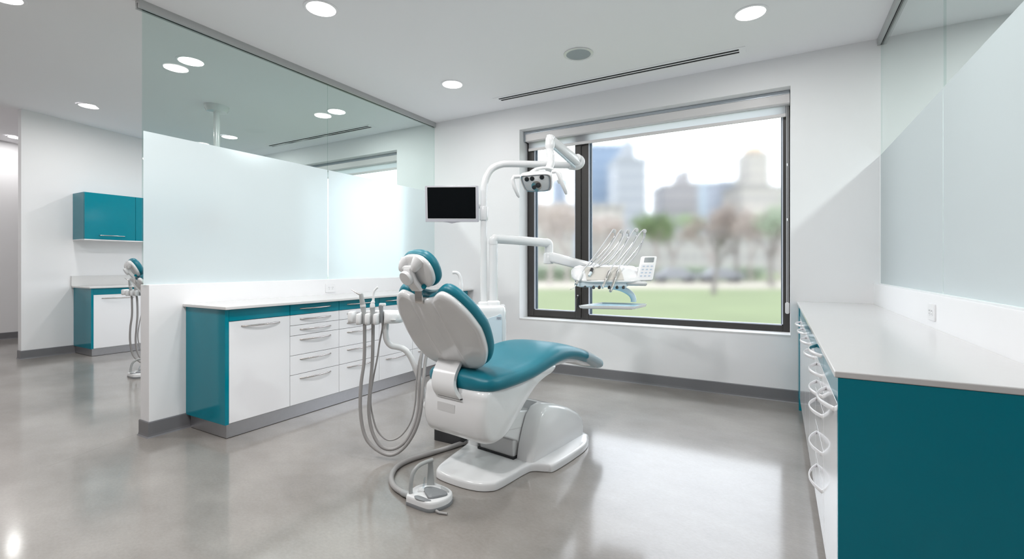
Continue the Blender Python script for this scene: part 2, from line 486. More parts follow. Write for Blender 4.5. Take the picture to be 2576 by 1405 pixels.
def blind(dx, label, full=True):
    t = thing('roller_blind', label, 'blind', (dx, 0, 0), group='roller blinds')
    x0, x1 = W1[0] + .006, W1[1] - .004
    yz = [(4.985, 2.782), (4.92, 2.782), (4.913, 2.775), (4.913, 2.752), (4.905, 2.748), (4.905, 2.672), (4.915, 2.664), (4.985, 2.664)]
    MB().loft([[(x0, a, b) for a, b in yz], [(x1, a, b) for a, b in yz]]).build('cassette', 'blind_box', t)
    box('cassette_trim', (x0 + .001, 4.904, 2.7505), (x1 - .001, 4.912, 2.781), 'blind_trim', t)
    box('end_cap', (x0 - .001, 4.903, 2.664), (x0 + .018, 4.985, 2.7815), 'blind_trim', t)
    box('fabric', (x0 + .03, 4.965, 2.585), (x1 - .03, 4.967, 2.664), 'fabric', t)
    MB().loft([[(x, a, b) for a, b in ((4.958, 2.562), (4.974, 2.562), (4.977, 2.575), (4.974, 2.592), (4.958, 2.592), (4.955, 2.575))] for x in (x0 + .03, x1 - .03)]).build('bottom_bar', 'blind_box', t, smooth=.6)
    if full:
        xc = W1[1] - .022
        for dx2 in (-.006, .006):
            b = MB()
            b.tube([(xc + dx2, 4.955, 2.664), (xc + dx2, 4.955, .86)], .0028, 6)
            b.build('chain', 'plastic', t, smooth=1)
        for z in (2.12, 1.62):
            lathe('chain_connector', [(.003, -.012), (.008, -.006), (.008, .006), (.003, .012)], 'plastic', t, (xc, 4.955, z), res=10)
        MB().pillow(rrect(.034, .105, .015, 4), [(.8, -.012), (1, -.006), (1, .006), (.8, .012)], frame((xc, 4.955, .815), (1, 0, 0), (0, 0, 1), (0, 1, 0))).build('chain_weight', 'plastic_shade', t, smooth=.8)
    return t
blind(0, 'white roller blind drawn up in its box over the big park window')
blind(PITCH, 'white roller blind over the far window seen through the left clear glass', False)

# ---------------------------------------------------------------- glass partitions
def partition(side):
    gx = -3.88 if side == 'L' else .735
    y0, ys_, y1 = 1.585, 3.14, 4.798
    zb = 1.066 if side == 'L' else 1.056
    zt = 3.0
    zf = 2.147 if side == 'L' else 2.10
    words = ('left', 'white half wall with the outlet') if side == 'L' else ('right', 'right counter')
    film_x = gx + .0075 if side == 'L' else gx - .0075
    for k, (a, b) in enumerate(((y0, ys_ - .002), (ys_ + .002, y1))):
        lab = {('L', 0): 'glass panel with free upright edge and frosted lower band, over the left half wall',
               ('L', 1): 'frosted glass panel behind the monitor, touching the window wall on the left',
               ('R', 0): 'nearest frosted glass panel above the right counter, cut by the picture edge',
               ('R', 1): 'narrower frosted glass panel over the right counter against the window wall'}[side, k]
        t = thing('glass_panel', lab, 'glass partition', (gx, a, zb), group='frosted glass partition panels')
        box('sheet', (-.006, 0, 0), (.006, b - a, zt - zb), 'glass', t)
        fx = film_x - gx
        link('frosted_film', [(fx, .003, .002), (fx, b - a - .003, .002), (fx, b - a - .003, zf - zb), (fx, .003, zf - zb)], [(0, 1, 2, 3)], 'frost', t)
    r = MB(); hw = .03
    r.box((gx - hw, y0 - .03, zt - .006), (gx - .009, y1, 3.10)); r.box((gx + .009, y0 - .03, zt - .006), (gx + hw, y1, 3.10)); r.box((gx - .009, y0 - .03, zt + .03), (gx + .009, y1, 3.10))
    rt = r.build('trim_2' if side == 'L' else 'trim_3', 'rail'); struct(rt, 'aluminium ceiling channel holding the %s glass panels' % words[0])
    g = MB(); g.box((gx - .008, y0, zt - .004), (gx - .0062, y1, zt + .03)); g.box((gx + .0062, y0, zt - .004), (gx + .008, y1, zt + .03))
    struct(g.build('trim_4' if side == 'L' else 'trim_5', 'void'), 'dark seal under the %s ceiling channel' % words[0])
partition('L'); partition('R')

# ---------------------------------------------------------------- ceiling fittings
def downlight(x, y, label, energy, proto=[None], col=(1, .98, .972)):
    z = zc(x, y)
    if proto[0] is None:
        t = thing('ceiling_light', label, 'ceiling light', (x, y, z), group='recessed ceiling lights')
        lathe('trim_ring', [(.098, -.001), (.120, -.001), (.121, -.003), (.116, -.005), (.102, -.005), (.098, -.003)], 'ceiling', t, res=48, caps=False)
        lathe('diffuser', [(.0, -.0030), (.099, -.0030), (.099, -.0045), (0, -.0045)], 'lamp', t, res=48)
        proto[0] = t
    else:
        t = dup(proto[0], (x, y, z), label)
    L = bpy.data.lights.new('ceiling_lamp', 'AREA'); L.shape = 'DISK'; L.size = .19; L.energy = energy; L.color = col
    lo = bpy.data.objects.new('ceiling_lamp', L); lo.location = (x, y, z - .012); COL.objects.link(lo)
    return t
EN = 19
downlight(-2.862, 2.262, 'large bright recessed light at the top of the picture, left of centre', 8)
downlight(-.174, 3.853, 'bright recessed light at the top right, beyond the round speaker', 6)
downlight(-2.89, 3.865, 'recessed light on the clinic ceiling between the left glass and the long vent', 7.5)
downlight(-.174, 2.262, 'recessed light above the near end of the right countertop', 5)
downlight(-1.52, 1.95, 'added unseen light right above the head end of the teal chair', 18)  # added out of view to brighten the left doors, chair and floor
downlight(-2.89, .66, 'unseen fill light added over the open floor left of the viewer', 26)  # fill lamp put in out of view for faces turned to the camera
downlight(-1.50, .30, 'unseen fill light added over the open floor straight above the viewer', 34)  # extra fill from the camera side, no known fitting here
downlight(-4.69, 2.295, 'recessed light seen through the left clear glass, doubled by a reflection', 15)
downlight(-4.63, 3.88, 'recessed light seen through the glass seam, above the second vent', 14)
downlight(-6.99, 3.94, 'small recessed light behind the glass beside the ceiling post', 14)
downlight(-7.35, 2.45, 'recessed light over the next room, left of the glass edge', 12)
downlight(-10.5, 2.6, 'small recessed light beyond the end of the far left wall', 7)
downlight(-4.72, 1.10, 'recessed light cut by the top left picture corner', EN)
downlight(-7.35, .70, 'unseen light added over the corridor in front of the far left wall', 7)  # added outside the view to lift the dim ceiling on the left
downlight(-9.6, .70, 'unseen light added at the far end of the corridor', 24)  # invented lamp, brightens the left ceiling and the far corridor wall
downlight(1.70, 3.87, 'recessed light in the room behind the right glass', EN * .7)
downlight(1.70, 2.26, 'nearer recessed light in the room behind the right glass', EN * 2.3)

def vent(x0, x1, y0, label):
    z = zc((x0 + x1) / 2, y0)
    t = thing('linear_vent', label, 'air vent', ((x0 + x1) / 2, y0, z - .002), group='slot air vents')
    t.rotation_euler = (0, math.atan((zc(x0, y0 + .06) - zc(x1, y0 + .06)) / (x1 - x0)), 0)
    h = (x1 - x0) / 2
    b = MB(); W = .135
    for lo, hi in (((-h - .05, 0), (h + .05, .026)), ((-h - .05, W - .026), (h + .05, W)), ((-h - .05, .026), (-h, W - .026)), ((h, .026), (h + .05, W - .026)), ((-h, .0595), (h, .0755))):
        b.box((lo[0], lo[1], -.004), (hi[0], hi[1], .004))
    b.build('frame', 'ceiling', t)
    for y in (.026, .0755):
        box('slot', (-h, y, -.001), (h, y + .0335, .003), 'void', t)
        box('vane', (-h, y + .026, -.003), (h, y + .028, .001), 'black', t)
    return t
vent(-2.69, -.29, 4.405, 'long double slot air vent in the ceiling above the big window')
vent(-6.87, -4.72, 4.43, 'double slot air vent seen through the left clear glass')
t = thing('ceiling_speaker', 'round white ceiling speaker with grey mesh between two lights', 'speaker', (-1.516, 3.853, CH))
lathe('rim', [(.104, -.002), (.128, -.002), (.128, -.006), (.106, -.008), (.104, -.002)], 'plastic', t, res=48, caps=False)
lathe('grille', [(0, -.003), (.105, -.003), (.105, -.005), (0, -.007)], 'speaker', t, res=48)

# ---------------------------------------------------------------- cabinets
def bow(b, p0, p1, out, r, prot, flat=(1, 1), n=16, power=.8):
    p0, p1, out = Vector(p0), Vector(p1), Vector(out)
    pts = []
    for k in range(n + 1):
        a = k / n
        pts.append(p0.lerp(p1, a) + out * (prot * (1 - (2 * a - 1) ** 2) ** power + .001))
    b.tube([p0 - out * .004] + pts + [p1 - out * .004], r, 10, flat)
    return b

def cabinet(side, y0, y1, layout, label, group, dz=0., end=None, hand=True):
    """a base unit with its own body, fronts and handles; side -1 faces +X (left row), +1 faces -X (right row)"""
    xf, xb = (-3.31, XL + .001) if side < 0 else (.157, XR - .001)
    s = 1 if side < 0 else -1            # direction the fronts face
    ym = (y0 + y1) / 2
    t = thing('base_cabinet', label, 'cabinet', (xf, ym, 0), group=group)
    W = y1 - y0; zt = .898 + dz
    # local: +X is out of the front when s=1
    def bx(a, b): return (min(a, b), max(a, b))
    x0, x1 = bx(-s * .022, (xb - xf))
    box('body', (x0, -W / 2 + .0005, .10), (x1, W / 2 - .0005, zt), 'white_front', t)
    hm = 'handle' if side < 0 else 'handle_white'
    for typ, za, zb in layout:
        za += dz if za > .2 else 0; zb += dz
        a, b = bx(0, -s * .02)
        nm = 'drawer' if typ[0] == 'd' else ('door' if typ[0] == 'D' else 'fascia')
        fr = box(nm, (a, -W / 2 + .0018, za + .0018), (b, W / 2 - .0018, zb - .0018), 'teal' if 't' in typ else 'white_front', t, bevel=.0012, seg=1)
        if 'h' in typ and hand:
            hz = zb - min(.036, (zb - za) * .5) if nm == 'drawer' else zb - .04
            hw = .145
            if side < 0: bow(MB(), (0, -hw, hz), (0, hw, hz), (s, 0, 0), .0058, .024).build('handle', hm, fr, smooth=1)
            else: bow(MB(), (0, -hw, hz), (0, hw, hz), (s, 0, 0), .0052, .036, (.60, 1.55), 20, 1.0).build('handle', 'teal' if 't' in typ and False else hm, fr, smooth=1)
    if end is not None:
        ya, yb = (-W / 2 - .026, -W / 2) if end < 0 else (W / 2, W / 2 + .026)
        box('end_panel', (min(s * .002, xb - xf), ya, .10), (max(s * .002, xb - xf), yb, zt), 'teal', t, bevel=.001, seg=1)
    return t
DOOR = (('Ft', .812, .896), ('Dwh', .104, .812))
DRAW = (('dth', .812, .896), ('dwh', .730, .812), ('dwh', .649, .730), ('dwh', .494, .649), ('dwh', .341, .494), ('dwh', .104, .341))
LARGE = (('dth', .812, .896), ('Dw', .330, .812), ('dwh', .104, .330))
gl, gr = 'base cabinets along the left half wall', 'base cabinets under the right counter'
cabinet(-1, 1.860, 2.329, DOOR, 'base cabinet with teal end panel and one white door, nearest on the left', gl, end=-1)
cabinet(-1, 2.329, 2.800, DRAW, 'drawer cabinet with every drawer handle in clear view, left row', gl)
cabinet(-1, 2.800, 3.270, DRAW, 'drawer cabinet partly hidden by the hanging grey hoses, left row', gl)
cabinet(-1, 3.270, 3.740, LARGE, 'cabinet with tall white front and deep bottom drawer behind the bent white arm', gl)
cabinet(-1, 3.740, 4.210, LARGE, 'white and teal cabinet mostly hidden by the chair backrest', gl)
cabinet(-1, 4.210, 4.740, LARGE, 'last cabinet of the left row, its teal drawer end showing beside the white spout', gl)
dzr = -.030
cabinet(1, 1.712, 2.210, DOOR, 'nearest right cabinet with big dark teal end panel and white door', gr, dzr, end=-1)
cabinet(1, 2.210, 2.680, DRAW, 'drawer cabinet with a column of white bow handles beside the nearest right door', gr, dzr)
cabinet(1, 2.680, 3.150, DOOR, 'right door cabinet just beyond the nearest column of handles', gr, dzr)
cabinet(1, 3.150, 3.620, DOOR, 'right cabinet in the middle of the row, seen edge on', gr, dzr)
cabinet(1, 3.620, 4.090, DOOR, 'right cabinet last but one before the window wall, seen edge on', gr, dzr)
cabinet(1, 4.090, 4.560, DOOR, 'right cabinet next to the teal filler at the window wall', gr, dzr)
tag(box('cabinet_filler', (.152, 4.5615, .0), (XR - .001, 4.795, .866), 'teal'), 'narrow teal filler panel closing the right row at the window wall', 'panel')
# plinths and tops
def plinth(name, x0, x1, y0, y1, label):
    t = thing('cabinet_plinth', label, 'plinth', ((x0 + x1) / 2, (y0 + y1) / 2, 0), group='metal cabinet plinths')
    cx, cy = (x0 + x1) / 2, (y0 + y1) / 2
    box('board', (x0 - cx, y0 - cy, .004), (x1 - cx, y1 - cy, .0995), 'metal', t)
    box('seal', (x0 - cx + .004, y0 - cy + .004, 0), (x1 - cx - .004, y1 - cy - .004, .004), 'void', t)
    return t
plinth('l', XL + .03, -3.326, 1.853, 4.74, 'brushed metal plinth under the left row of cabinets')
plinth('r', .20, XR - .002, 1.72, 4.56, 'metal plinth under the right row of cabinets')
tag(box('countertop', (XL + .0005, 1.812, .8985), (-3.262, YB - .001, .92), 'counter', bevel=.004), 'white countertop along the left half wall below the frosted glass', 'countertop', 'white countertops')
tag(box('countertop', (.1455, 1.684, .8683), (XR - .0005, YB - .001, .888), 'counter', bevel=.004), 'white countertop on the right, nearest the camera', 'countertop', 'white countertops')

def outlet(loc, rz, label):
    t = thing('wall_outlet', label, 'power outlet', loc, rz, 'power outlets')
    fn = frame((0, 0, 0), (1, 0, 0), (0, 0, 1), (0, -1, 0))
    MB().pillow(rrect(.118, .084, .006, 3), [(1, .0005), (1, .004), (.96, .007)], fn).build('plate', 'outlet', t, smooth=.5)
    for sx in (-1, 1):
        r = MB().prism(rrect(.030, .036, .012, 4, sx * .020, 0), fn, .0065, .0085).build('receptacle', 'outlet', t, smooth=.5)
        b = MB()
        for px, py in ((-.006, .007), (.006, .007), (0, -.008)):
            b.prism(rrect(.004, .007, .0015, 2, sx * .020 + px, py), fn, .0083, .0088)
        b.build('slots', 'slot', r)
    return t
outlet((XL, 3.126, .982), pi / 2, 'white double outlet on the left half wall above the countertop')
outlet((XR, 3.11, .966), -pi / 2, 'white double outlet on the half wall behind the right counter')

# next room: cabinets on the far wall
XF = -7.88
def far_unit(y0, y1, label, end):
    t = thing('base_cabinet', label, 'cabinet', (XF, y0, 0), group='cabinets of the next room')
    W = y1 - y0
    box('body', (WALLX - XF + .001, 0, .10), (-.02, W, .90), 'white_front', t)
    box('fascia', (-.02, .0015, .815), (0, W - .0015, .90), 'teal', t)
    d = box('door', (-.02, .0015, .104), (0, W - .0015, .812), 'white_front', t, bevel=.001, seg=1)
    bow(MB(), (0, .09, .765), (0, W - .12, .765), (1, 0, 0), .006, .02).build('handle', 'handle', d, smooth=1)
    if end: box('end_panel', (WALLX - XF + .001, -.026, .10), (.002, 0, .90), 'teal', t)
far_unit(2.67, 3.24, 'teal sided cabinet with white door standing against the far left wall', True)
far_unit(3.24, 3.81, 'cabinet of the next room behind the half wall end', False)
far_unit(3.81, 4.38, 'cabinet of the next room hidden behind the frosted glass', False)
plinth('f', WALLX + .002, XF - .02, 2.66, 4.38, 'metal plinth under the cabinets of the next room')
tag(box('countertop', (WALLX + .0005, 2.62, .9005), (XF + .03, 4.40, .92), 'counter', bevel=.003), 'white countertop in the next room on the left', 'countertop', 'white countertops')
tag(box('backsplash', (WALLX + .0005, 2.615, .9205), (WALLX + .02, 4.40, 1.06), 'counter', bevel=.002), 'low white backsplash board on the far left wall above the countertop', 'backsplash')
def upper(y0, y1, label, end):
    t = thing('wall_cabinet', label, 'wall cabinet', (-8.06, y0, 1.56), group='teal wall cabinets of the next room')
    W = y1 - y0
    box('body', (WALLX + 8.06 + .001, 0, 0), (-.02, W, .63), 'teal', t)
    box('underside', (WALLX + 8.06 + .001, 0, -.012), (-.001, W, -.0005), 'white_front', t)
    d = box('door', (-.02, .002, .002), (0, W - .002, .628), 'teal', t, bevel=.001, seg=1)
    b = MB(); b.tube([(0, .16, .055), (.022, .16, .055), (.026, .164, .055), (.026, .436, .055), (.022, .44, .055), (0, .44, .055)], .0055, 8)
    b.build('handle', 'handle', d, smooth=1)
upper(2.635, 3.21, 'teal wall cabinet with bar handle on the far left wall', True)
upper(3.21, 3.785, 'teal wall cabinet cut off by the left glass edge', False)
upper(3.785, 4.36, 'teal wall cabinet blurred behind the frosted glass', False)

# ---------------------------------------------------------------- dental chair (local: x to the right of the sitter's view, y to the feet)
def superellipse(n, w, zt, zb, p=3.2, dish=0.):
    o = []
    for k in range(n):
        a = 2 * pi * k / n
        c, s_ = cos(a), sin(a)
        x = w * abs(c) ** (2 / p) * (1 if c >= 0 else -1)
        z = abs(s_) ** (2 / p) * (1 if s_ >= 0 else -1)
        zz = (zt + zb) / 2 + z * (zt - zb) / 2
        if z > 0: zz -= dish * (1 - (x / max(w, 1e-6)) ** 2)
        o.append((x, zz))
    return o

CH_LOC = (-1.5, 2.5, 0); CH_ROT = radians(-8)
def dental_chair(label):
    t = thing('dental_chair', label, 'dental chair', CH_LOC, CH_ROT, 'dental chairs')
    up = lambda a, b, n: Vector((a, b, n))
    # floor plate
    ol = [(-.155, -.385), (-.10, -.428), (.05, -.428), (.16, -.405), (.225, -.36), (.247, -.30), (.25, -.08), (.27, -.02), (.335, .02), (.365, .07), (.36, .40), (.31, .56), (.22, .63), (-.20, .63), (-.27, .56), (-.29, .40), (-.305, .20), (-.35, .14), (-.345, .07), (-.295, .02), (-.255, -.04), (-.20, -.25)]
    MB().pillow(spline2(ol, 5), [(.975, .0), (1, .004), (1, .032), (.993, .041), (.978, .0465), (.955, .0485), (.5, .049)], up, (0, .1)).build('base_plate', 'plastic', t, smooth=.9)
    MB().pillow(spline2(ol, 5), [(.965, -.001), (.985, .006)], up, (0, .1)).build('base_gasket', 'black', t)
    # housing at the foot end
    side = [(-.035, .045), (-.015, .13), (.02, .22), (.06, .295), (.11, .335), (.17, .343), (.26, .325), (.40, .275), (.52, .215), (.585, .165), (.605, .11), (.60, .045)]
    def hs(x, k, dz=0): return [(x, .27 + (u - .27) * k, .045 + (z - .045) * k + dz) for u, z in side]
    b = MB(); b.loft([hs(.150, .985), hs(.158, 1), hs(.215, 1), hs(.240, .985), hs(.256, .95), hs(.264, .90)])
    b.loft([hs(-.264, .90), hs(-.256, .95), hs(-.240, .985), hs(-.215, 1), hs(-.172, 1), hs(-.165, .985)])
    mid = [(.19, .045), (.19, .338), (.26, .325), (.40, .275), (.52, .215), (.585, .165), (.605, .11), (.60, .045)]
    b.loft([[(x, u, z) for u, z in mid] for x in (-.18, .17)])
    b.build('base_housing', 'plastic', t, smooth=.75)
    # lift arm
    arm = [(.195, .10), (.195, .285), (.02, .322), (-.30, .40), (-.33, .33), (-.20, .24), (-.10, .19), (-.02, .15), (.03, .09)]
    MB().loft([[(x, u, z) for u, z in arm] for x in (-.145, .142)]).build('lift_arm', 'plastic', t, bevel=.012)
    MB().loft([[(x, u, z) for u, z in ((-.25, .262), (.15, .205), (.15, .200), (-.24, .256))] for x in (-.147, .1435)]).build('arm_seam', 'plastic_shade', t)
    box('arm_foot', (-.13, -.045, .05), (.135, .10, .16), 'plastic_shade', t, bevel=.01)
    box('arm_bellows', (-.14, -.055, .05), (.146, .12, .062), 'black', t)
    # seat shell
    sh = [(-.385, .535), (-.415, .47), (-.425, .38), (-.41, .29), (-.37, .245), (-.30, .235), (-.23, .255), (-.12, .335), (-.02, .415), (.10, .492), (.22, .53), (.30, .545), (.30, .575), (.0, .575), (-.2, .56)]
    shs = [(p.x, p.y) for p in spline([(a, b, 0) for a, b in sh], 4, True)]
    def sec(x, k): return [(x, -.12 + (u + .12) * k, .45 + (z - .45) * k) for u, z in shs]
    MB().loft([sec(-.250, .84), sec(-.246, .90), sec(-.236, .95), sec(-.215, .985), sec(-.18, 1), sec(.16, 1), sec(.195, .985), sec(.216, .95), sec(.226, .90), sec(.230, .84)]).build('seat_shell', 'plastic', t, smooth=.8)
    MB().prism(rrect(.135, .048, .005, 3, -.045, .415), frame((0, -.4235, 0), (1, 0, 0), (0, 0, 1), (0, -1, 0)), -.004, .0022).build('shell_recess', 'plastic_shade', t)
    # seat cushion
    st = [(-.405, .14, .575, .545), (-.395, .20, .60, .525), (-.36, .245, .622, .51), (-.29, .268, .632, .505), (-.15, .278, .640, .508), (0, .276, .655, .514), (.15, .266, .680, .530), (.26, .255, .692, .543), (.36, .245, .690, .552), (.48, .232, .672, .552), (.60, .218, .645, .538), (.75, .200, .600, .502), (.90, .180, .548, .460), (1.03, .160, .504, .412), (1.10, .145, .480, .386), (1.135, .134, .468, .378), (1.152, .11, .460, .382), (1.158, .05, .448, .395)]
    P = spline([(a, b, 0) for a, b, _, _ in st], 4); Q = spline([(c, d, 0) for _, _, c, d in st], 4)
    secs = []
    for p, q in zip(P, Q):
        dish = .018 * max(0, 1 - abs(p.x + .05) / .35)
        secs.append([(x, p.x, z) for x, z in superellipse(36, max(p.y, .01), q.x, q.y, 2.9, dish)])
    MB().loft(secs).build('seat_cushion', 'teal_up', t, smooth=1.2)
    # leg support under the cushion
    ls = [(.10, .185, .56, .50), (.25, .18, .58, .515), (.40, .175, .592, .522), (.55, .165, .58, .520), (.70, .15, .55, .498), (.85, .13, .50, .452), (1.0, .10, .45, .415), (1.08, .06, .42, .402)]
    MB().loft([[(x, u, z) for x, z in superellipse(24, w, a, c, 3)] for u, w, a, c in ls]).build('leg_support', 'plastic', t, smooth=1.0)
    # clear foot cover
    cs = [(.76, .209, .602, .506), (.85, .196, .573, .476), (.95, .182, .538, .438), (1.04, .166, .507, .402), (1.09, .154, .489, .382)]
    MB().loft([[(x, u, z) for x, z in superellipse(32, w, a, c, 3)] for u, w, a, c in cs], caps=False).build('foot_cover', 'sleeve', t, smooth=1.0)
    # backrest
    fb = frame((0, -.334, .668), (1, 0, 0), (0, -.633, .774), (0, .774, .633))
    half = [(.0, -.054), (.11, -.052), (.175, -.038), (.228, .0), (.258, .05), (.282, .12), (.291, .20), (.288, .28), (.268, .37), (.236, .44), (.196, .493), (.152, .518), (.11, .508), (.062, .480)]
    ol = half + [(0, .470)] + [(-a, b) for a, b in half[:0:-1]]
    olb = [(a + (b - .28) * (.24 if b < .28 else .08), b) for a, b in spline2(ol, 5)]
    ctr = (-.015, .22)
    def dome(a, b, n):
        # a soft ridge down each side of the middle third of the shell
        e = abs(a - (b - .28) * .10)
        r = (.0075 * math.exp(-abs(e - .085) / .022) - .004 * max(0, 1 - e / .085)) * min(1, max(0, (-n - .021) / .004))
        return fb(a, b, n - r)
    MB().pillow(olb, [(.96, .014), (1.0, .010), (1.004, .0), (1.0, -.010), (.985, -.017), (.955, -.021), (.93, -.0225)] + [(.92 - .022 * i, -.0232 - .0068 * (1 - (1 - i / 41) ** 2)) for i in range(41)], dome, ctr).build('back_shell', 'plastic', t, smooth=1.2)
    MB().pillow(olb, [(.95, .008), (1.0, .010), (1.025, .016), (1.042, .028), (1.046, .042), (1.035, .056), (1.0, .068), (.93, .075), (.7, .070), (.4, .062), (.1, .058)], fb, ctr).build('back_cushion', 'teal_up', t, smooth=1.2)
    # white band from back to seat
    pth = spline([(-.335, .672, 0), (-.372, .640, 0), (-.412, .600, 0), (-.436, .555, 0), (-.436, .515, 0), (-.415, .478, 0), (-.40, .465, 0)], 5)
    secs = []
    for i, p in enumerate(pth):
        q = (pth[min(i + 1, len(pth) - 1)] - pth[max(i - 1, 0)]).normalized(); nrm = Vector((q.y, -q.x, 0))
        w = .090 - .006 * sin(pi * i / (len(pth) - 1)) + .012 * (i / (len(pth) - 1)) ** 2
        cxx = -.088 + .075 * i / (len(pth) - 1)
        secs.append([(cxx + x, p.x + nrm.x * d, p.y + nrm.y * d) for x, d in ((-w, -.010), (-w + .006, -.014), (w - .006, -.014), (w, -.010), (w, .012), (-w, .012))])
    MB().loft(secs).build('back_bracket', 'plastic', t, smooth=.6)
    box('bracket_slit', (-.104, -.4285, .474), (.072, -.40, .480), 'black', t)
    # headrest
    sv = Vector((0, -.469, .883)); rv = Vector((1, 0, 0)); nv = Vector((0, .883, .469))
    fh = frame((.008, -.674, 1.173), rv, sv, nv)
    ho = spline2([(0, -.092), (.055, -.086), (.095, -.052), (.109, .0), (.100, .045), (.070, .078), (.03, .091), (-.03, .091), (-.070, .078), (-.100, .045), (-.109, .0), (-.095, -.052), (-.055, -.086)], 5)
    hr = MB().pillow(ho, [(.9, .014), (1, .010), (1.0, .002), (.985, -.006), (.95, -.011), (.86, -.0145), (.6, -.017), (.1, -.018)], fh, (0, 0)).build('headrest_shell', 'plastic', t, smooth=1.1)
    MB().pillow(ho, [(.93, .006), (1.0, .008), (1.05, .016), (1.085, .028), (1.085, .040), (1.05, .052), (.93, .060), (.6, .058), (.1, .052)], fh, (0, 0)).build('headrest_cushion', 'teal_up', t, smooth=1.2)
    for sx, rr in ((-.070, .80), (.032, 1.0)):
        MB().tube([fh(sx + .012, .056, -.002), fh(sx + .008, .052, -.014), fh(sx + .004, .044, -.025), fh(sx, .034, -.033), fh(sx - .002, .024, -.037), fh(sx - .003, .016, -.037)], [.040 * rr, .033 * rr, .027 * rr, .023 * rr, .017 * rr, .006], 18).build('headrest_lug', 'plastic', hr, smooth=1)
    tube('headrest_axle', [fh(-.072, .034, -.030), fh(.030, .034, -.030)], .0145, 'plastic', hr, 14)
    pv = spline([fh(-.018, .038, -.036), fh(-.020, .010, -.044), fh(-.020, -.030, -.046), fh(-.016, -.062, -.042), fh(-.012, -.090, -.036)], 4)
    secs = []
    for i, p in enumerate(pv):
        w = (.026, .032, .036)[min(i // 6, 2)] if i < 15 else .033
        w = .027 + .011 * sin(pi * min(i / 14, 1) * .5)
        secs.append([p + Vector((x, 0, 0)) + nv * d for x, d in ((-w, -.004), (-w + .006, -.012), (w - .006, -.012), (w, -.004), (w, .012), (-w, .012))])
    MB().loft(secs).build('headrest_link', 'plastic', t, smooth=.7)
    lathe('headrest_knob', [(.036, 0), (.0395, .006), (.0395, .014), (.036, .020), (0, .021)], 'plastic', t, fh(-.024, -.006, -.055), -nv, 32)
    tp = Vector(fh(-.008, -.078, -.028)); secs = []
    for p in spline([tp, tp.lerp(fb(-.004, .482, -.022), .5), fb(-.004, .478, -.026), fb(-.004, .462, -.030)], 4):
        secs.append([p + Vector((x, d, 0)) for x, d in ((-.027, -.003), (.027, -.003), (.027, .003), (-.027, .003))])
    MB().loft(secs).build('headrest_strap', 'steel', t)
    lathe('strap_button', [(.013, 0), (.013, .012), (.009, .016), (0, .016)], 'teal', t, fh(.022, -.080, -.020), (.75, -.6, .2), 14)
    # side stub carrying the assistant arm
    tube('side_mount', [(-.20, -.27, .335), (-.36, -.27, .335), (-.375, -.27, .335)], [.034, .034, .028], 'plastic', t, 20)
    return t
chair = dental_chair('teal and white dental chair in the middle of the floor')

# ---------------------------------------------------------------- equipment beside the chair (local: x right, y away, turned with the room's equipment)
EQ = (-1.897, 3.063, 0)
def eq(name, label, cat, group=None): return thing(name, label, cat, EQ, YAW, group)

def assistant(label):
    t = eq('assistant_arm', label, 'instrument holder', 'assistant arms')
    tube('arm', spline([(-.645, -.67, .86), (-.652, -.66, .78), (-.648, -.645, .730), (-.625, -.63, .695), (-.585, -.612, .682), (-.545, -.602, .664), (-.510, -.59, .615), (-.475, -.578, .525), (-.441, -.566, .411), (-.425, -.556, .345)], 5), .0185, 'plastic', t, 16)
    # holder block: four rounded fingers in front of one body
    bo = spline2([(-.69, -.60), (-.57, -.60), (-.535, -.635), (-.54, -.70), (-.600, -.738), (-.640, -.732), (-.664, -.692), (-.80, -.692), (-.81, -.64), (-.76, -.61)], 4)
    MB().pillow(bo, [(.88, .846), (.97, .854), (1, .868), (1, .896), (.93, .912), (.8, .919), (.4, .922)], lambda a, b, n: Vector((a, b, n)), (-.66, -.665)).build('holder', 'plastic', t, smooth=1)
    for i, x in enumerate((-.842, -.793, -.740, -.688)):
        MB().pillow(rrect(.029, .10, .012, 4, x, -.715), [(.85, .842), (.97, .850), (1, .862), (1, .892), (.92, .905), (.6, .909)], lambda a, b, n: Vector((a, b, n + (.012 if i == 0 else 0))), (x, -.715)).build('finger', 'plastic', t, smooth=1)
    box('holder_slit', (-.60, -.742, .868), (-.57, -.70, .872), 'plastic_shade', t)
    return t
arm = assistant('white arm with instrument holder at the left of the teal chair backrest')

H1 = [(-.766, -.72, .855), (-.768, -.71, .80), (-.774, -.70, .615), (-.794, -.70, .458), (-.796, -.70, .291), (-.768, -.70, .148), (-.703, -.70, .069), (-.613, -.70, .031), (-.536, -.70, .069), (-.47, -.69, .16), (-.432, -.68, .277), (-.419, -.66, .433), (-.412, -.60, .60), (-.39, -.56, .72)]
H2 = [(-.715, -.715, .855), (-.722, -.69, .80), (-.732, -.67, .608), (-.745, -.67, .45), (-.754, -.67, .294), (-.732, -.67, .163), (-.679, -.67, .074), (-.607, -.66, .052), (-.529, -.65, .098), (-.474, -.64, .202), (-.450, -.63, .321), (-.446, -.63, .477), (-.44, -.59, .63), (-.41, -.54, .73)]
H3 = [(-.664, -.70, .86), (-.672, -.66, .81), (-.695, -.64, .718), (-.71, -.64, .618), (-.735, -.64, .493), (-.752, -.64, .367), (-.742, -.64, .267), (-.708, -.64, .160), (-.645, -.635, .100), (-.57, -.63, .120), (-.507, -.62, .204), (-.478, -.61, .317), (-.468, -.61, .468), (-.455, -.58, .60), (-.42, -.53, .72)]
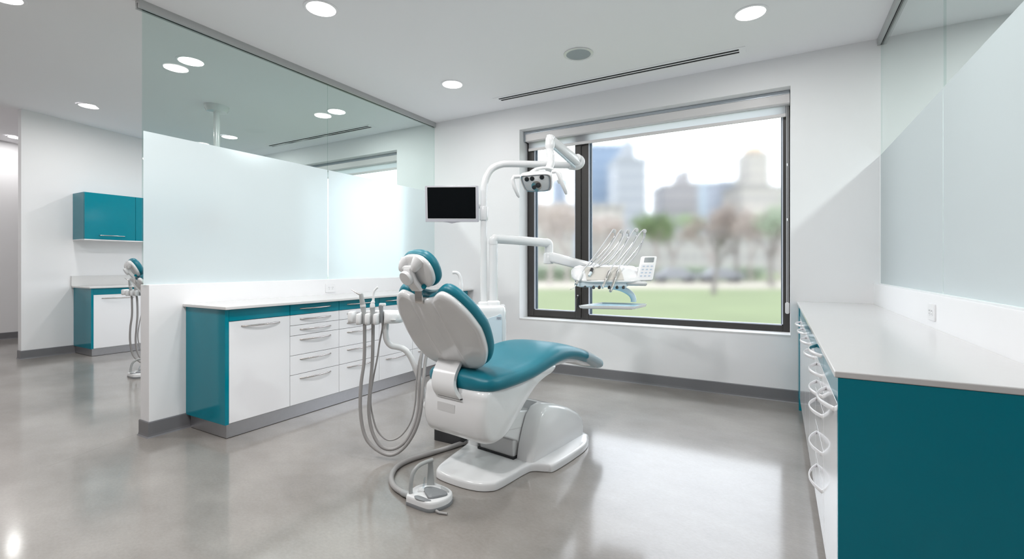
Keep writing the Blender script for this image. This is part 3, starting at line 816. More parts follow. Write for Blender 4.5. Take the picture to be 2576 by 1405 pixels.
def suction(label1, label2, label3):
    out = []
    t = eq('suction_handpiece', label1, 'dental instrument', 'instruments in the assistant holder')
    tube('hose', spline(H1, 6), .0105, 'hose', t, 12)
    tube('body', [(-.766, -.722, .845), (-.768, -.722, .90), (-.774, -.722, .95), (-.782, -.722, 1.00), (-.787, -.722, 1.028)], [.0125, .0125, .017, .014, .012], 'mid_plastic', t, 14)
    tube('band', [(-.7735, -.722, .948), (-.7755, -.722, .962)], [.0175, .0173], 'plastic_shade', t, 14)
    tube('tip', [(-.787, -.722, 1.022), (-.800, -.722, 1.026), (-.822, -.722, 1.038), (-.846, -.722, 1.054)], [.007, .005, .003, .002], 'steel', t, 8)
    out.append(t)
    t = eq('saliva_ejector', label2, 'dental instrument', 'instruments in the assistant holder')
    tube('hose', spline(H2, 6), .0105, 'hose', t, 12)
    tube('body', [(-.715, -.716, .845), (-.716, -.716, .90), (-.718, -.716, .945)], [.0125, .0135, .0165], 'mid_plastic', t, 14)
    tube('nozzle', spline([(-.718, -.716, .940), (-.717, -.716, .968), (-.713, -.716, .985), (-.712, -.716, 1.02), (-.706, -.716, 1.045), (-.692, -.716, 1.062), (-.684, -.716, 1.068)], 4), [.0155] * 4 + [.0125] * 4 + [.008] * 4 + [.0065] * 13, 'plastic', t, 12)
    out.append(t)
    t = eq('syringe_handle', label3, 'dental instrument', 'instruments in the assistant holder')
    tube('hose', spline(H3, 6), .0055, 'hose', t, 10)
    tube('body', [(-.664, -.712, .85), (-.663, -.712, .90), (-.667, -.712, .95), (-.668, -.712, .958)], [.010, .011, .0145, .012], 'grey_plastic', t, 12)
    MB().pillow(rrect(.042, .020, .008, 3, -.657, -.712), [(.8, .952), (1, .957), (1, .966), (.85, .970)], lambda a, b, n: Vector((a, b, n))).build('thumb_cap', 'plastic', t, smooth=.8)
    out.append(t)
    return out
tools = suction('grey handpiece with thin angled steel tip, leftmost in the assistant holder',
                'instrument with white curved nozzle standing second in the assistant holder',
                'short dark grey handle with white cap in the assistant holder')

# ---- dental unit: pedestal, lamp post, arm post
t = eq('dental_unit', 'white dental unit with two posts standing behind the teal chair', 'dental unit')
ped = rrect(.32, .26, .05, 6, -.065, 0)
MB().pillow(ped, [(.99, .0), (1, .01), (1, .80), (.995, .855), (.965, .885), (.90, .898), (.6, .902)], lambda a, b, n: Vector((a, b, n)), (-.065, 0)).build('pedestal', 'plastic', t, smooth=.9)
fp = frame((0, -.1306, 0), (1, 0, 0), (0, 0, 1), (0, -1, 0))
pn = MB().prism(spline2([(.060, .20), (.066, .30), (.066, .70), (.062, .835), (.02, .828), (-.035, .812), (-.065, .788), (-.075, .74), (-.08, .30), (-.075, .20)], 4), fp, -.002, .003).build('front_panel', 'plastic_blue', t, bevel=.001, seg=1)
lb = MB().prism(rrect(.036, .022, .001, 1, .044, .812), frame((0, -.1336, 0), (1, 0, 0), (0, 0, 1), (0, -1, 0)), 0, .0008).build('label', 'label', t)
b = MB(); fl2 = frame((0, -.1344, 0), (1, 0, 0), (0, 0, 1), (0, -1, 0))
for r in range(3):
    x = .029
    while x < .055:
        w = rnd.choice((.0025, .004, .006))
        if rnd.random() < .8: b.prism(rrect(w, .0042, .0005, 1, x + w / 2, .8185 - r * .0065), fl2, 0, .0003)
        x += w + .0014
b.build('label_print', 'label_ink', lb)
post = spline([(-.077, 0, .90), (-.077, 0, 1.2), (-.077, 0, 1.60), (-.077, 0, 1.76), (-.066, .002, 1.85), (-.025, .006, 1.935), (.05, .012, 1.978), (.14, .02, 1.986), (.4, .055, 1.988), (.655, .10, 1.990)], 5)
tube('lamp_post', post, [.0255] * 15 + [.0265] * (len(post) - 15), 'plastic', t, 20)
lathe('post_collar', [(.031, -.052), (.033, -.048), (.033, .048), (.031, .052)], 'plastic', t, (-.077, 0, 1.60))
lathe('post_foot', [(.045, -.02), (.043, .012), (.034, .02), (.030, .022)], 'plastic', t, (-.077, 0, .905))
lathe('post_foot', [(.055, -.02), (.053, .018), (.042, .028), (.036, .030)], 'plastic', t, (-.003, 0, .905))
arm2 = spline([(-.003, 0, .91), (-.003, 0, 1.2), (-.003, 0, 1.36)], 3)
tube('arm_post', arm2, .0335, 'plastic', t, 24)
lathe('post_joint', [(.0325, -.002), (.0325, .002)], 'plastic_shade', t, (-.003, 0, 1.362))
tube('elbow', spline([(-.003, 0, 1.364), (-.003, 0, 1.39), (.004, .004, 1.404), (.03, .03, 1.407), (.2, .165, 1.402), (.43, .35, 1.392)], 5), [.034] * 11 + [.036] * 15, 'plastic', t, 20)
tube('arm_knuckle', spline([(.425, .345, 1.395), (.448, .36, 1.388), (.452, .363, 1.36), (.452, .363, 1.29)], 5), .036, 'plastic', t, 18)
lathe('knuckle', [(.030, -.055), (.046, -.05), (.046, .03), (.036, .042)], 'plastic', t, (.452, .363, 1.27))
sa = []
for k in range(9):
    a = k / 8; p = Vector((.47, .35, 1.272)).lerp(Vector((.84, -.02, 1.165)), a); hh = .042 - .006 * a
    sa.append([p + Vector((.7 * x, .72 * x, z)) for x, z in rrect(.07, hh * 2, .02, 3)])
MB().loft(sa).build('spring_arm', 'plastic', t, smooth=.9)
# spittoon with spout at the left
tube('side_bracket', [(-.17, .0, .62), (-.30, -.02, .62), (-.36, -.03, .62)], .04, 'plastic', t, 16)
MB().lathe([(.04, .60), (.11, .63), (.13, .69), (.125, .71), (.115, .705), (.06, .66), (.01, .65)], (-.36, .02, 0)).build('spittoon', 'plastic', t, smooth=.8)
tube('spout', spline([(-.250, .02, .72), (-.252, .02, .86), (-.252, .02, .965), (-.254, .02, 1.06), (-.262, .02, 1.118), (-.284, .02, 1.146), (-.318, .02, 1.148)], 5), [.022] * 6 + [.020] * 5 + [.0165] * 5 + [.013] * 15, 'plastic', t, 14)

# ---- operating light
t = eq('operating_light', 'white dental lamp with two handles hanging in front of the window', 'dental lamp')
p0, p1 = Vector((.662, .10, 2.015)), Vector((.418, -.24, 2.098))
tube('joint', spline([(.585, .088, 1.9885), (.625, .095, 1.989), (.660, .10, 1.995), (.678, .10, 2.015), (.668, .09, 2.035), (.645, .065, 2.043)], 5), [.010] + [.034] * 4 + [.037] * 16 + [.034] * 4 + [.008], 'plastic', t, 20)
secs = []
for k in range(7):
    p = p0.lerp(p1, k / 6); w = .038 - .004 * k / 6
    secs.append([p + Vector((.8 * x, -.57 * x, z)) for x, z in rrect(.062, w * 2, .024, 4)])
la = MB().loft(secs).build('lamp_arm', 'plastic', t, smooth=.9)
tube('spring_rod', [p0 + Vector((-.03, -.03, -.044)), p1 + Vector((.02, .03, -.046))], .010, 'plastic_blue', la, 10)
tube('drop_tube', spline([(.417, -.245, 2.125), (.412, -.25, 2.09), (.410, -.255, 2.02), (.416, -.265, 1.97), (.414, -.275, 1.92), (.395, -.29, 1.875)], 5), [.030] * 4 + [.034] * 5 + [.027] * 17, 'plastic', t, 18)
yk = spline([(.262, -.35, 1.84), (.31, -.33, 1.872), (.38, -.31, 1.884), (.44, -.31, 1.868), (.476, -.325, 1.835), (.478, -.34, 1.80), (.462, -.35, 1.78)], 6)
tube('yoke', yk, .015, 'plastic', t, 12, (1.2, .8))
# head: faces the viewer and a little down
hn = Vector((-.14, -.86, -.50)).normalized(); ha = Vector((1, -.10, .04)); ha = (ha - hn * ha.dot(hn)).normalized(); hb = ha.cross(hn) * -1
if hb.z < 0: hb = -hb
fh = frame((.300, -.445, 1.757), ha, hb, hn)
ho = spline2([(-.104, .048), (-.05, .060), (.04, .064), (.096, .058), (.110, .026), (.104, -.040), (.082, -.060), (0, -.064), (-.05, -.060), (-.080, -.045)], 4)
hd = MB().pillow(ho, [(.94, .004), (1, .0), (1.02, -.02), (.98, -.05), (.86, -.08), (.74, -.11), (.60, -.14), (.40, -.158), (.15, -.164)], fh, (0, 0)).build('head', 'plastic', t, smooth=1.1)
MB().pillow(ho, [(.93, .001), (.945, .007), (.90, .008), (.875, .0035)], fh, (-.004, -.004), False).build('rim', 'chrome', hd, smooth=.6)
rf = MB().pillow(ho, [(.80, -.004), (.88, .0), (.885, .0045), (.86, .0055), (.80, .003), (.60, .0012), (.35, .0006), (.1, .0005)], fh, (-.004, -.004)).build('reflector', 'lamp_glass', hd, smooth=1)
for x, y in ((-.058, .030), (-.022, .033), (.044, .040)):
    lathe('lens', [(.0155, 0), (.0155, .006), (.012, .008), (0, .0075)], 'black', hd, fh(x, y, .003), hn, 18)
lathe('bulb_shield', [(.034, 0), (.034, .004), (.030, .005), (0, .005)], 'steel', hd, fh(.004, -.020, .002), hn, 24)
for x, y, r in ((.016, -.014, .018), (-.012, -.028, .014)):
    lathe('bulb', [(r, 0), (r, .005), (0, .007)], 'dark_box', hd, fh(x, y, .0065), hn, 18)
tube('handle', [fh(-.108, .035, -.04), fh(-.150, .038, -.03), fh(-.160, .02, -.018), fh(-.145, -.03, .0), fh(-.125, -.078, .012), fh(-.117, -.095, .014)], [.012, .014, .0145, .014, .0125, .008], 'plastic', hd, 14)
tube('handle', [fh(.108, .055, -.05), fh(.138, .06, -.045), fh(.152, .045, -.03), fh(.178, -.02, -.01), fh(.200, -.07, .005), fh(.203, -.085, .006)], [.012, .014, .0145, .014, .0125, .008], 'plastic', hd, 14)

# ---- monitor
t = eq('monitor', 'switched off monitor with silver frame on the lamp post', 'monitor')
mz = Vector((-.09, -.99, -.12)).normalized(); ma = Vector((1, .17, .02)); ma = (ma - mz * ma.dot(mz)).normalized(); mb_ = mz.cross(ma)
if mb_.z < 0: mb_ = -mb_
fm = frame((-.3165, -.05, 1.668), ma, mb_, mz)
sc = rrect(.408, .272, .006, 3)
MB().pillow(sc, [(.98, -.03), (1, -.026), (1, .004), (.985, .008)], fm, (0, 0)).build('casing', 'silver', t, smooth=.5)
MB().pillow(rrect(.375, .242, .002, 1, .001, .006), [(1, .0075), (1, .0095)], fm).build('bezel', 'plastic', t)
MB().pillow(rrect(.370, .234, .001, 1, .001, .007), [(1, .009), (1, .0105)], fm).build('screen', 'screen', t)
MB().prism([(-.07, -.136), (-.03, -.141), (0, -.149), (.03, -.141), (.07, -.136)], fm, -.02, .004).build('chin', 'silver', t)
MB().tube([fm(.16, 0, -.03), (-.16, .0, 1.655), (-.105, 0, 1.655)], .016, 12).build('mount', 'plastic', t, smooth=1)
mon = t

# ---- delivery head
t = eq('instrument_console', 'white instrument console with keypad on the arm in front of the window', 'instrument console')
def cs(x, w, k=1., dy=0.):
    pts = [(-.305, 1.078), (-.314, 1.088), (-.310, 1.100), (-.262, 1.142), (-.17, 1.193), (-.09, 1.207), (-.03, 1.200), (-.005, 1.17), (-.005, 1.10), (-.02, 1.082)]
    c = (-.15, 1.13)
    return [(x, c[0] + (a - c[0]) * k + dy, c[1] + (b - c[1]) * k) for a, b in pts]
MB().loft([cs(.582, 0, .35), cs(.590, 0, .62), cs(.610, 0, .83), cs(.645, 0, .96), cs(.70, 0, 1), cs(.93, 0, 1), cs(1.0, 0, .97), cs(1.05, 0, .86), cs(1.085, 0, .68), cs(1.10, 0, .45)]).build('body', 'plastic', t, smooth=1.0)
MB().loft([[(x, a, b) for a, b in ((-.3125, 1.101), (-.264, 1.1445), (-.18, 1.1915), (-.18, 1.182), (-.262, 1.136), (-.306, 1.098))] for x in (.665, .925)]).build('instrument_mat', 'beige', t)
MB().pillow(rrect(.36, .22, .04, 4, .785, -.19), [(.9, 1.048), (1, 1.056), (1, 1.082)], lambda a, b, n: Vector((a, b, n))).build('underside', 'plastic_blue', t, smooth=.7)
for i, x in enumerate((.655, .715, .755, .825, .880, .925)):
    lathe('knob', [(.010, -.012), (.010, .006), (.007, .009)], 'frame' if i else 'black', t, (x, -.295, 1.046), (0, -.3, -1), 12)
tube('grip', [(.945, -.27, 1.078), (.96, -.285, 1.076), (1.08, -.30, 1.074), (1.088, -.30, 1.074)], [.014, .0165, .016, .010], 'plastic_shade', t, 14)
for i, (x, z) in enumerate(((.907, 1.468), (.964, 1.465), (1.012, 1.465), (1.076, 1.477), (1.136, 1.468))):
    b0 = Vector((.72 + .062 * i, -.06, 1.19))
    w = tube('whip', spline([b0, b0.lerp(Vector((x, -.05, z)), .55) + Vector((.03, 0, -.01)), (x + .008, -.05, z - .05), (x + .010, -.05, z - .012)], 5), [.0050] * 6 + [.0042] * 10, 'chrome', t, 8)
    lathe('pulley', [(.012, -.007), (.0155, -.006), (.0155, .006), (.012, .007)], 'plastic_shade', w, (x + .006, -.05, z - .006), (.25, -1, 0), 16)
fk = frame((1.103, -.25, 1.186), Vector((1, -.12, .01)), Vector((.28, .40, .87)), Vector((.05, -.91, .40)))
pb = MB().pillow(rrect(.112, .196, .012, 4, 0, -.006), [(.96, -.012), (1, -.008), (1, .004), (.97, .008)], fk).build('control_panel', 'plastic', t, smooth=.6)
MB().prism(rrect(.068, .040, .003, 2, .004, .060), fk, .0075, .009).build('display', 'lcd', pb)
MB().prism(rrect(.094, .112, .003, 2, 0, -.032), fk, .0072, .0084).build('key_plate', 'key', pb)
for r in range(4):
    for c in range(3):
        MB().prism(rrect(.016, .010, .004, 3, -.028 + .028 * c + .002 * r * -1 + .003, .008 - .026 * r), fk, .0083, .0094).build('key', 'key_blue', pb)
tube('panel_mount', [(1.05, -.14, 1.17), (1.09, -.20, 1.18)], .018, 'plastic', t, 10)
# tray on its bracket
tube('tray_bracket', spline([(.84, -.20, 1.052), (.90, -.19, 1.045), (.955, -.18, 1.028), (1.005, -.17, .998), (1.028, -.165, .965), (1.03, -.165, .935)], 5), .020, 'plastic_blue', t, 12, (.7, 1.1))
tr = [(.60, -.31), (.655, -.30), (.80, -.075), (.86, -.05), (1.10, -.155), (1.125, -.20), (1.02, -.385), (.96, -.405)]
tro = spline2([(.612, -.325), (.70, -.20), (.80, -.075), (.84, -.055), (.97, -.105), (1.10, -.165), (1.118, -.195), (1.06, -.29), (.985, -.395), (.94, -.405), (.78, -.37), (.63, -.345)], 4)
tc_ = (.87, -.24)
MB().pillow(tro, [(.88, .900), (.97, .906), (1, .918), (1, .924), (.96, .924), (.93, .914), (.5, .912)], lambda a, b, n: Vector((a, b, n)), tc_).build('tray', 'plastic', t, smooth=.5)
MB().pillow(tro, [(.925, .9135), (.925, .9145)], lambda a, b, n: Vector((a, b, n)), tc_).build('tray_liner', 'teal_tray' if 'teal_tray' in M else 'plastic_blue', t)

def instr(label, top, hose, body, kind):
    t = eq('handpiece', label, 'dental instrument', 'handpieces on the console')
    tube('hose', spline(hose, 6), .0052, 'hose_light', t, 8)
    if kind == 'scaler':
        tube('body', body, [.007, .011, .012, .010], 'plastic', t, 12)
        e = Vector(body[-1]); d = (e - Vector(body[0])).normalized()
        tube('neck', [e, e + d * .028, e + d * .034], [.0085, .0085, .011], 'steel', t, 10)
        tube('tip', spline([e + d * .032, e + d * .06 + Vector((-.004, 0, 0)), e + d * .09 + Vector((-.022, 0, .008))], 4), [.0045] * 4 + [.003] * 4 + [.0015], 'steel', t, 8)
    elif kind == 'cap':
        tube('body', body[:2], [.011, .012], 'black', t, 12)
        tube('collar', body[1:], [.0115, .009], 'plastic_blue', t, 12)
    else:
        e = Vector(body[-1]); s0 = Vector(body[0]); d = (e - s0)
        tube('body', [s0, s0 + d * .08, s0 + d * .5, s0 + d * .55, s0 + d * .6, e], [.006, .0105, .0115, .0115, .0085, .0075] if kind == 'straight' else [.006, .010, .0105, .0095, .0095, .008], 'steel', t, 12)
        if kind == 'angle': lathe('head', [(.009, -.012), (.010, -.008), (.010, .012), (.006, .016)], 'steel', t, e, (-.5, -.6, -.6), 12)
    return t
instr('scaler with curved pointed tip hanging leftmost on the console', 0, [(.907, -.06, 1.470), (.895, -.07, 1.462), (.80, -.14, 1.34), (.70, -.22, 1.225), (.655, -.25, 1.178), (.632, -.275, 1.145)], [(.636, -.27, 1.152), (.625, -.285, 1.13), (.612, -.30, 1.11), (.602, -.31, 1.094)], 'scaler')
instr('short black instrument with blue collar lying second on the console mat', 1, [(.962, -.06, 1.468), (.945, -.07, 1.45), (.86, -.13, 1.33), (.79, -.17, 1.255), (.735, -.21, 1.205), (.712, -.235, 1.180)], [(.714, -.240, 1.178), (.700, -.268, 1.152), (.683, -.293, 1.128)], 'cap')
instr('straight steel handpiece hanging third on the console', 2, [(1.072, -.06, 1.478), (1.045, -.07, 1.45), (.985, -.12, 1.36), (.91, -.18, 1.25), (.866, -.235, 1.205), (.835, -.267, 1.163)], [(.838, -.264, 1.168), (.762, -.374, 1.048)], 'straight')
instr('steel handpiece with angled head hanging rightmost on the console', 3, [(1.132, -.06, 1.470), (1.10, -.07, 1.44), (1.02, -.12, 1.33), (.95, -.18, 1.245), (.915, -.235, 1.205), (.893, -.267, 1.165)], [(.896, -.264, 1.170), (.820, -.378, 1.032)], 'angle')
t = eq('supply_hose', 'pale looped hose between the middle pulleys and the console top', 'hose')
tube('loop', spline([(1.010, -.06, 1.468), (.995, -.07, 1.45), (.94, -.11, 1.35), (.88, -.15, 1.27), (.81, -.18, 1.215), (.757, -.19, 1.19)], 6), .0052, 'hose_light', t, 8)
tube('loop', spline([(1.140, -.05, 1.462), (1.135, -.05, 1.40), (1.106, -.05, 1.323), (1.05, -.07, 1.255), (1.0, -.09, 1.205)], 6), .0052, 'hose_light', t, 8)

# ---- floor junction box and foot control with its hose
t = tag(MB().pillow(rrect(.25, .24, .02, 4), [(1, .0), (1, .10), (.97, .115), (.7, .118)], lambda a, b, n: Vector((a, b, n))).build('junction_box', 'dark_box', None, smooth=.7), 'dark grey floor box beside the dental chair base', 'floor box')
t.location = (-1.945, 2.668, 0); t.rotation_euler = (0, 0, 0)

FC = (-1.525, 1.848, 0)
def foot_control(label):
    t = thing('foot_control', label, 'foot pedal', FC, YAW, 'foot controls')
    up = lambda a, b, n: Vector((a, b, n))
    ol = spline2([(-.117, -.005), (-.117, .03), (-.092, .095), (-.045, .13), (.0, .138), (.035, .118), (.070, .092), (.100, .062), (.115, .030), (.108, -.010), (.088, -.042), (.050, -.072), (.014, -.083), (-.025, -.066), (-.060, -.044), (-.100, -.018)], 4)
    MB().pillow(ol, [(.99, 0), (1, .004), (1, .014), (.985, .018)], up, (0, .03)).build('base', 'grey_plastic', t, smooth=.7)
    MB().pillow(ol, [(.985, .017), (.985, .036), (.965, .046), (.93, .0495), (.4, .051)], up, (-.01, .03)).build('cover', 'plastic', t, smooth=.9)
    tilt = lambda a, b, n: Vector((a, b, .050 + n))
    MB().pillow(spline2([(-.036, .058), (.0, .066), (.052, .04), (.088, .008), (.082, -.018), (.012, -.048), (-.012, -.018), (-.028, .018)], 4), [(1, -.004), (1, .006), (.94, .011), (.4, .013)], tilt, (.025, .01)).build('pedal', 'grey_plastic', t, smooth=.9)
    MB().pillow(spline2([(-.072, -.016), (-.050, -.012), (.0, -.046), (.020, -.064), (-.008, -.068), (-.035, -.058), (-.062, -.040)], 4), [(1, .047), (1, .0515), (.9, .0525)], up).build('side_pedal', 'grey_plastic', t, smooth=.8)
    MB().pillow(spline2([(.046, .088), (.070, .068), (.094, .034), (.092, .022), (.068, .040), (.050, .062)], 4), [(1, .047), (1, .0520), (.9, .0530)], up).build('side_pedal', 'mid_plastic', t, smooth=.8)
    hp = spline([(-.098, .015, .045), (-.096, .018, .10), (-.088, .03, .145), (-.065, .05, .172), (-.03, .078, .182), (.0, .098, .184)], 6)
    tube('handle', hp, .0105, 'mid_plastic', t, 12)
    MB().loft([[(x - .012 + sx * w, y, z) for sx, y, z in ((-1, yy - .006, zz), (1, yy - .006, zz), (1, yy + .006, zz), (-1, yy + .006, zz))] for x, w, yy, zz in ((.0, .014, .100, .188), (.0, .014, .104, .15), (.0, .018, .106, .09), (.0, .020, .106, .045))]).build('handle_back', 'mid_plastic', t, bevel=.004)
    MB().pillow(rrect(.034, .026, .006, 3, -.048, .035), [(1, .050), (1, .056), (.8, .060)], up).build('switch', 'plastic', t, smooth=.7)
    tube('switch_stick', [(-.040, .05, .054), (-.036, .062, .10), (-.034, .064, .108)], [.006, .005, .003], 'clear', t, 10)
    return t
foot = foot_control('white and grey foot control standing on the floor before the chair')
t = thing('supply_hose', 'thick grey hose lying on the floor from the foot control to the floor box', 'hose', (0, 0, 0))
tube('hose', spline([(-1.632, 1.832, .024), (-1.69, 1.845, .018), (-1.80, 1.885, .0155), (-1.895, 1.965, .0155), (-1.955, 2.075, .0155), (-1.955, 2.19, .0155), (-1.91, 2.33, .0155), (-1.865, 2.46, .0155), (-1.843, 2.54, .0155), (-1.812, 2.60, .0155), (-1.79, 2.635, .018)], 6), .0150, 'hose', t, 14)
tube('sleeve', spline([(-1.615, 1.826, .028), (-1.66, 1.838, .022), (-1.70, 1.848, .018)], 4), .0172, 'mid_plastic', t, 14)
t = tag(tube('cable_end', spline([(-1.445, 1.800, .012), (-1.425, 1.800, .008), (-1.405, 1.808, .006), (-1.385, 1.812, .006)], 4), .006, 'hose', None, 10), 'short grey cable end sticking out in front of the foot control', 'cable')

# ---- the same equipment in the next room
OFF = Vector((-4.50, .57, 0))
dup(chair, Vector(CH_LOC) + OFF, 'second dental chair peeking out behind the left half wall end')
dup(arm, Vector(EQ) + OFF, 'assistant holder half hidden behind the left half wall end')
for o, l in zip(tools, ('grey suction handpiece in the holder of the next room', 'second instrument in the holder of the next room', 'third instrument in the holder of the next room')):
    dup(o, Vector(EQ) + OFF, l)
dup(foot, Vector(FC) + OFF + Vector((.02, 0, 0)), 'foot control of the next room beside the half wall base')
pz = zc(-5.80, 3.12)
t = thing('ceiling_post', 'white ceiling post with round flange behind the left clear glass', 'ceiling post', (-5.80, 3.12, 0))
lathe('flange', [(.03, pz - .075), (.105, pz - .07), (.128, pz - .03), (.130, pz + .01)], 'plastic', t)
tube('pole', [(0, 0, pz - .06), (0, 0, 1.66)], .034, 'plastic', t, 20)
tube('cross_arm', [(0, 0, 1.70), (.02, -.05, 1.70), (.05, -.22, 1.69)], .025, 'plastic', t, 14)
m2 = dup(mon, (-5.42, 3.05, .02), 'dark monitor blurred behind the frosted glass', rz=YAW)

# ---------------------------------------------------------------- outside
ZG = -.45
struct(tag(box('lawn', (-80, 5.6, ZG - .2), (160, 220, ZG), 'lawn'), 'wide green lawn of the park outside the window', 'lawn'))
fs = lambda lx, d: (lx * cos(YAW) - d * sin(YAW), lx * sin(YAW) + d * cos(YAW))
x, y = fs(10, 41)
o = tag(box('path', (-60, -7, 0), (60, 7, .03), 'path'), 'pale path at the far edge of the lawn', 'path'); o.location = (x, y, ZG); o.rotation_euler = (0, 0, YAW); struct(o)

def building(label, lx, d, w, dep, h, wall, glass, sx, sz, frac=.5, tops=()):
    x, y = fs(lx, d)
    t = thing('building', label, 'building', (x, y, ZG), YAW, 'buildings beyond the park')
    nm = 'facade_%d' % len(bpy.data.materials); M[nm] = facade(nm, tuple(c * .54 for c in wall), tuple(c * .50 for c in glass), sx, sz, frac)
    box('block', (-w / 2, 0, 0), (w / 2, dep, h), nm, t)
    box('parapet', (-w / 2 - .3, -.3, h), (w / 2 + .3, dep + .3, h + .8), nm, t)
    for (a, b, c, e, mm) in tops:
        if mm is None: mm = nm
        box('tower', (a, 2, b), (c, dep - 2, e), mm, t)
    return t
M['copper'] = pbr('pale_orange_roof', (.60, .44, .31), .8)
gb = lambda a: (a[0] * 1.0, a[1] * 1.0, a[2] * 1.0)
building('blue glass tower, tallest behind the window mullion', 31.0, 150, 17.5, 18, 40, (.36, .46, .60), (.28, .38, .54), 2.4, 3.4, .6)
building('slim grey tower with narrow top beside the blue glass tower', 33.4, 130, 8.6, 12, 31, (.52, .54, .57), (.40, .43, .48), 1.6, 3.2, .5, ((-2.0, 31, 1.6, 35, None), (-.6, 35, .3, 39, None)))
building('grey stepped building with a small central turret', 57.5, 160, 12, 14, 29, (.58, .55, .54), (.42, .42, .45), 2, 3.3, .5, ((1.2, 29, 4.4, 35, None),))
building('pale blue tower behind the grey stepped building', 82, 200, 9, 12, 37, (.58, .66, .74), (.50, .58, .68), 2, 3.3, .5)
building('bluish block left of the orange topped tower', 78.0, 165, 9, 12, 31, (.46, .50, .58), (.40, .44, .52), 2, 3.3, .5)
building('cream tower with pale orange top', 78.3, 148, 7.2, 9, 37, (.66, .62, .56), (.50, .48, .47), 1.7, 3.3, .45, ((-2.4, 37, 2.6, 40.5, 'copper'),))
building('wide cream building below the orange topped tower', 72.4, 132, 15.5, 12, 23.8, (.64, .60, .55), (.48, .47, .47), 2, 3.3, .45)
building('bluish tower seen through the narrow window pane', 17.6, 171, 6, 12, 33, (.50, .56, .66), (.44, .50, .60), 2, 3.3, .5)
building('low cream house behind trees in the narrow pane', 7.5, 90, 9, 9, 13, (.68, .64, .60), (.50, .48, .46), 2.2, 3.2, .45)
building('low cream building beside the mullion', 18.8, 96, 8, 9, 13.5, (.68, .64, .60), (.52, .50, .50), 2.2, 3.2, .45)
building('low pale block between the towers', 50.5, 143, 8, 10, 16.2, (.66, .66, .66), (.52, .54, .56), 2.2, 3.2, .45)
building('long pale row house at the park edge', 52, 118, 60, 8, 8.5, (.64, .61, .58), (.48, .47, .47), 2.2, 3.2, .45)

def tree(label, lx, d, h, spread, seed, bark='bark', leaf=None, lean=0., leafn=0, crown=1.):
    r = random.Random(seed); x, y = fs(lx, d)
    t = thing('tree', label, 'tree', (x, y, ZG), r.random() * 6, 'park trees')
    b = MB(); tips = []
    def grow(p, dr, ln, rad, dep):
        q = p + dr * ln; m_ = p.lerp(q, .5) + Vector((r.uniform(-1, 1), r.uniform(-1, 1), 0)) * ln * .06
        b.tube([p, m_, q], [rad, rad * .85, rad * .68], 6 if dep < 3 else 4)
        if dep >= 5 or rad < .008: tips.append(q); return
        if dep >= 2: tips.append(q)
        for k in range(3 if dep < 3 else r.choice((2, 3))):
            a = r.uniform(0, 2 * pi); sp = r.uniform(.35, .8) * spread
            nd = (dr + Vector((cos(a) * sp, sin(a) * sp, r.uniform(-.1, .25)))).normalized()
            grow(q, nd, ln * r.uniform(.58, .8), rad * .62, dep + 1)
    grow(Vector((0, 0, 0)), Vector((lean, 0, 1)).normalized(), h * .28, h * .020 + .05, 0)
    b.build('trunk', bark, t, smooth=1)
    if leaf:
        f = MB()
        for _ in range(leafn):
            p = r.choice(tips) + Vector((r.gauss(0, 1), r.gauss(0, 1), r.gauss(0, 1))) * h * .035
            a = Vector((r.gauss(0, 1), r.gauss(0, 1), r.gauss(0, 1))).normalized(); c = a.orthogonal().normalized(); s = h * .016 * r.uniform(.6, 1.4)
            f.add([p - a * s, p + c * s * .6, p + a * s, p - c * s * .6], [(0, 1, 2, 3)])
        o = f.build('foliage', leaf, t); o['kind'] = 'stuff'
    return t
TREES = [('bare tree at the left of the narrow pane', 3.2, 40, 8, .9, 'bark', 'bud', 900), ('small tan tree in the narrow pane beside the mullion', 5.4, 46, 8, .9, 'bark', 'bud', 900),
         ('green shrubby tree in the narrow pane', 2.6, 52, 5.5, .9, 'bark', 'leaf2', 2200),
         ('pale budding tree behind the instrument console', 9.2, 48, 7.6, .9, 'bark', 'bud', 1200), ('green tree right of the console hoses', 14.6, 47, 8.2, .8, 'bark', 'leaf', 3000),
         ('smaller fresh green tree beside the taller green one', 17.2, 50, 8.6, .8, 'bark', 'leaf', 2600), ('tan bare tree right of the green trees', 19.5, 46, 7.6, 1., 'bark', 'bud', 1500),
         ('wide bare tree in the middle of the park', 22.0, 46, 9.2, 1., 'bark_dark', 'bud', 1300), ('bare tree behind the wide one', 26.5, 52, 9.5, 1., 'bark', 'bud', 1500),
         ('tall bare tree left of the right window frame', 22.5, 41, 8.4, .9, 'bark_dark', 'bud', 900), ('budding tree near the right window frame', 27.0, 47, 9.2, .9, 'bark', 'leaf2', 1200),
         ('dark trunked tree closest to the right window frame', 20.0, 36, 7.6, .9, 'bark_dark', 'leaf2', 700), ('leaning dark tree standing on the lawn', 11.6, 27, 5.2, .9, 'bark_dark', None, 0)]
for i, (lab, lx, d, h, sp, bk, lf, n) in enumerate(TREES):
    tree(lab, lx, d, h, sp, 20 + i, bk, lf, .12 if 'leaning' in lab else 0, n)
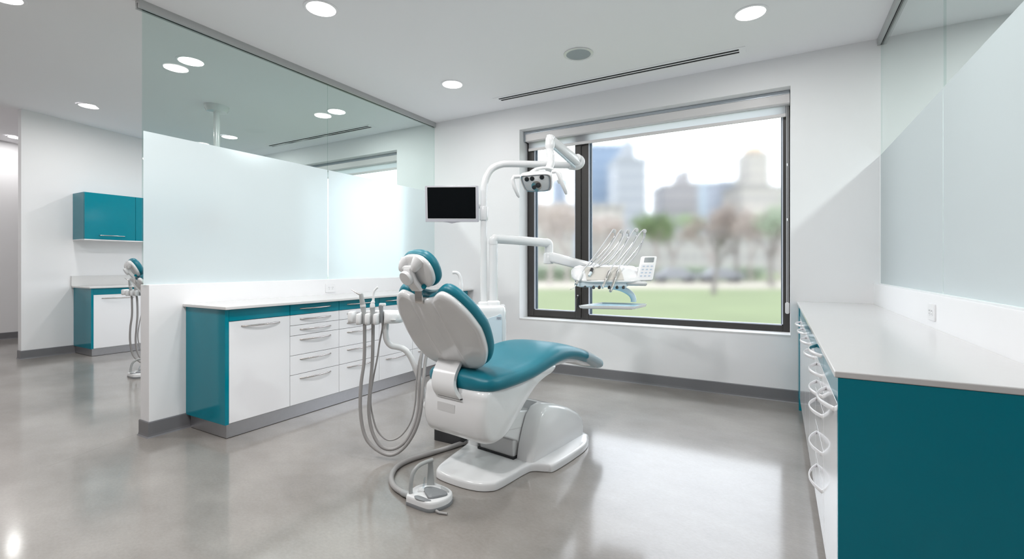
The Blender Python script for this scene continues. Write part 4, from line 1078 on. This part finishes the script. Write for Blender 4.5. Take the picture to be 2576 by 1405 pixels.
for i, (lab, lx, d, w) in enumerate((('dull green hedge clump at the left end of the path', 3.5, 50, 7), ('low green hedge clump behind the console', 12.5, 52, 8), ('low hedge clump right of the park middle', 23.5, 53, 10))):
    r = random.Random(90 + i); x, y = fs(lx, d); f = MB()
    for _ in range(1500):
        p = Vector((r.uniform(-w / 2, w / 2), r.uniform(-.8, .8), 1.5 * r.random() ** .7)); a = Vector((r.gauss(0, 1), r.gauss(0, 1), r.gauss(0, 1))).normalized(); c = a.orthogonal().normalized(); s = .2
        f.add([p - a * s, p + c * s * .6, p + a * s, p - c * s * .6], [(0, 1, 2, 3)])
    o = tag(f.build('hedge', 'leaf2'), lab, 'hedge', 'park hedges'); o.location = (x, y, ZG); o.rotation_euler = (0, 0, YAW)
def car(label, lx, d):
    x, y = fs(lx, d); t = thing('car', label, 'car', (x, y, ZG + .03), YAW, 'parked cars')
    pr = [(-2, .35), (-2, .8), (-1.3, .95), (-.8, 1.42), (.6, 1.42), (1.2, .98), (2, .85), (2.05, .35)]
    MB().loft([[(a, yy, b) for a, b in pr] for yy in (-.8, .8)]).build('body', 'car', t, bevel=.08)
    for sx in (-1.3, 1.3):
        for sy in (-.8, .66): lathe('wheel', [(.32, 0), (.32, .14)], 'black', t, (sx, sy, .32), (0, 1, 0), 16)
car('grey car parked beyond the path left of the park middle', 15.6, 45); car('grey car parked beyond the path near the right trees', 20.2, 45.5)

# ---------------------------------------------------------------- light
w = bpy.data.worlds.new('overcast_sky'); S.world = w; w.use_nodes = True
nt = w.node_tree; nt.nodes.clear()
bg = nt.nodes.new('ShaderNodeBackground'); bg.inputs[0].default_value = (.92, .955, 1.0, 1); bg.inputs[1].default_value = 3.3
wo = nt.nodes.new('ShaderNodeOutputWorld'); nt.links.new(bg.outputs[0], wo.inputs[0])

# ---------------------------------------------------------------- camera
cam = bpy.data.cameras.new('camera'); co = bpy.data.objects.new('camera', cam); COL.objects.link(co)
co.location = (0, 0, 1.2); co.rotation_euler = (radians(90), 0, YAW)
cam.sensor_width = 36; cam.sensor_fit = 'HORIZONTAL'; cam.lens = 1180 / 2576 * 36; cam.shift_y = -(702.5 - 668) / 2576
cam.clip_start = .05; cam.clip_end = 500
S.camera = co
S.view_settings.view_transform = 'Standard'; S.view_settings.look = 'None'
S.view_settings.exposure = 0.17; S.view_settings.gamma = 1; S.view_settings.use_curve_mapping = False
S.cycles.use_denoising = True
S.cycles.adaptive_threshold = .02
S.cycles.max_bounces = 12; S.cycles.diffuse_bounces = 8; S.cycles.glossy_bounces = 6; S.cycles.transmission_bounces = 8; S.cycles.transparent_max_bounces = 16
S.cycles.sample_clamp_indirect = 6
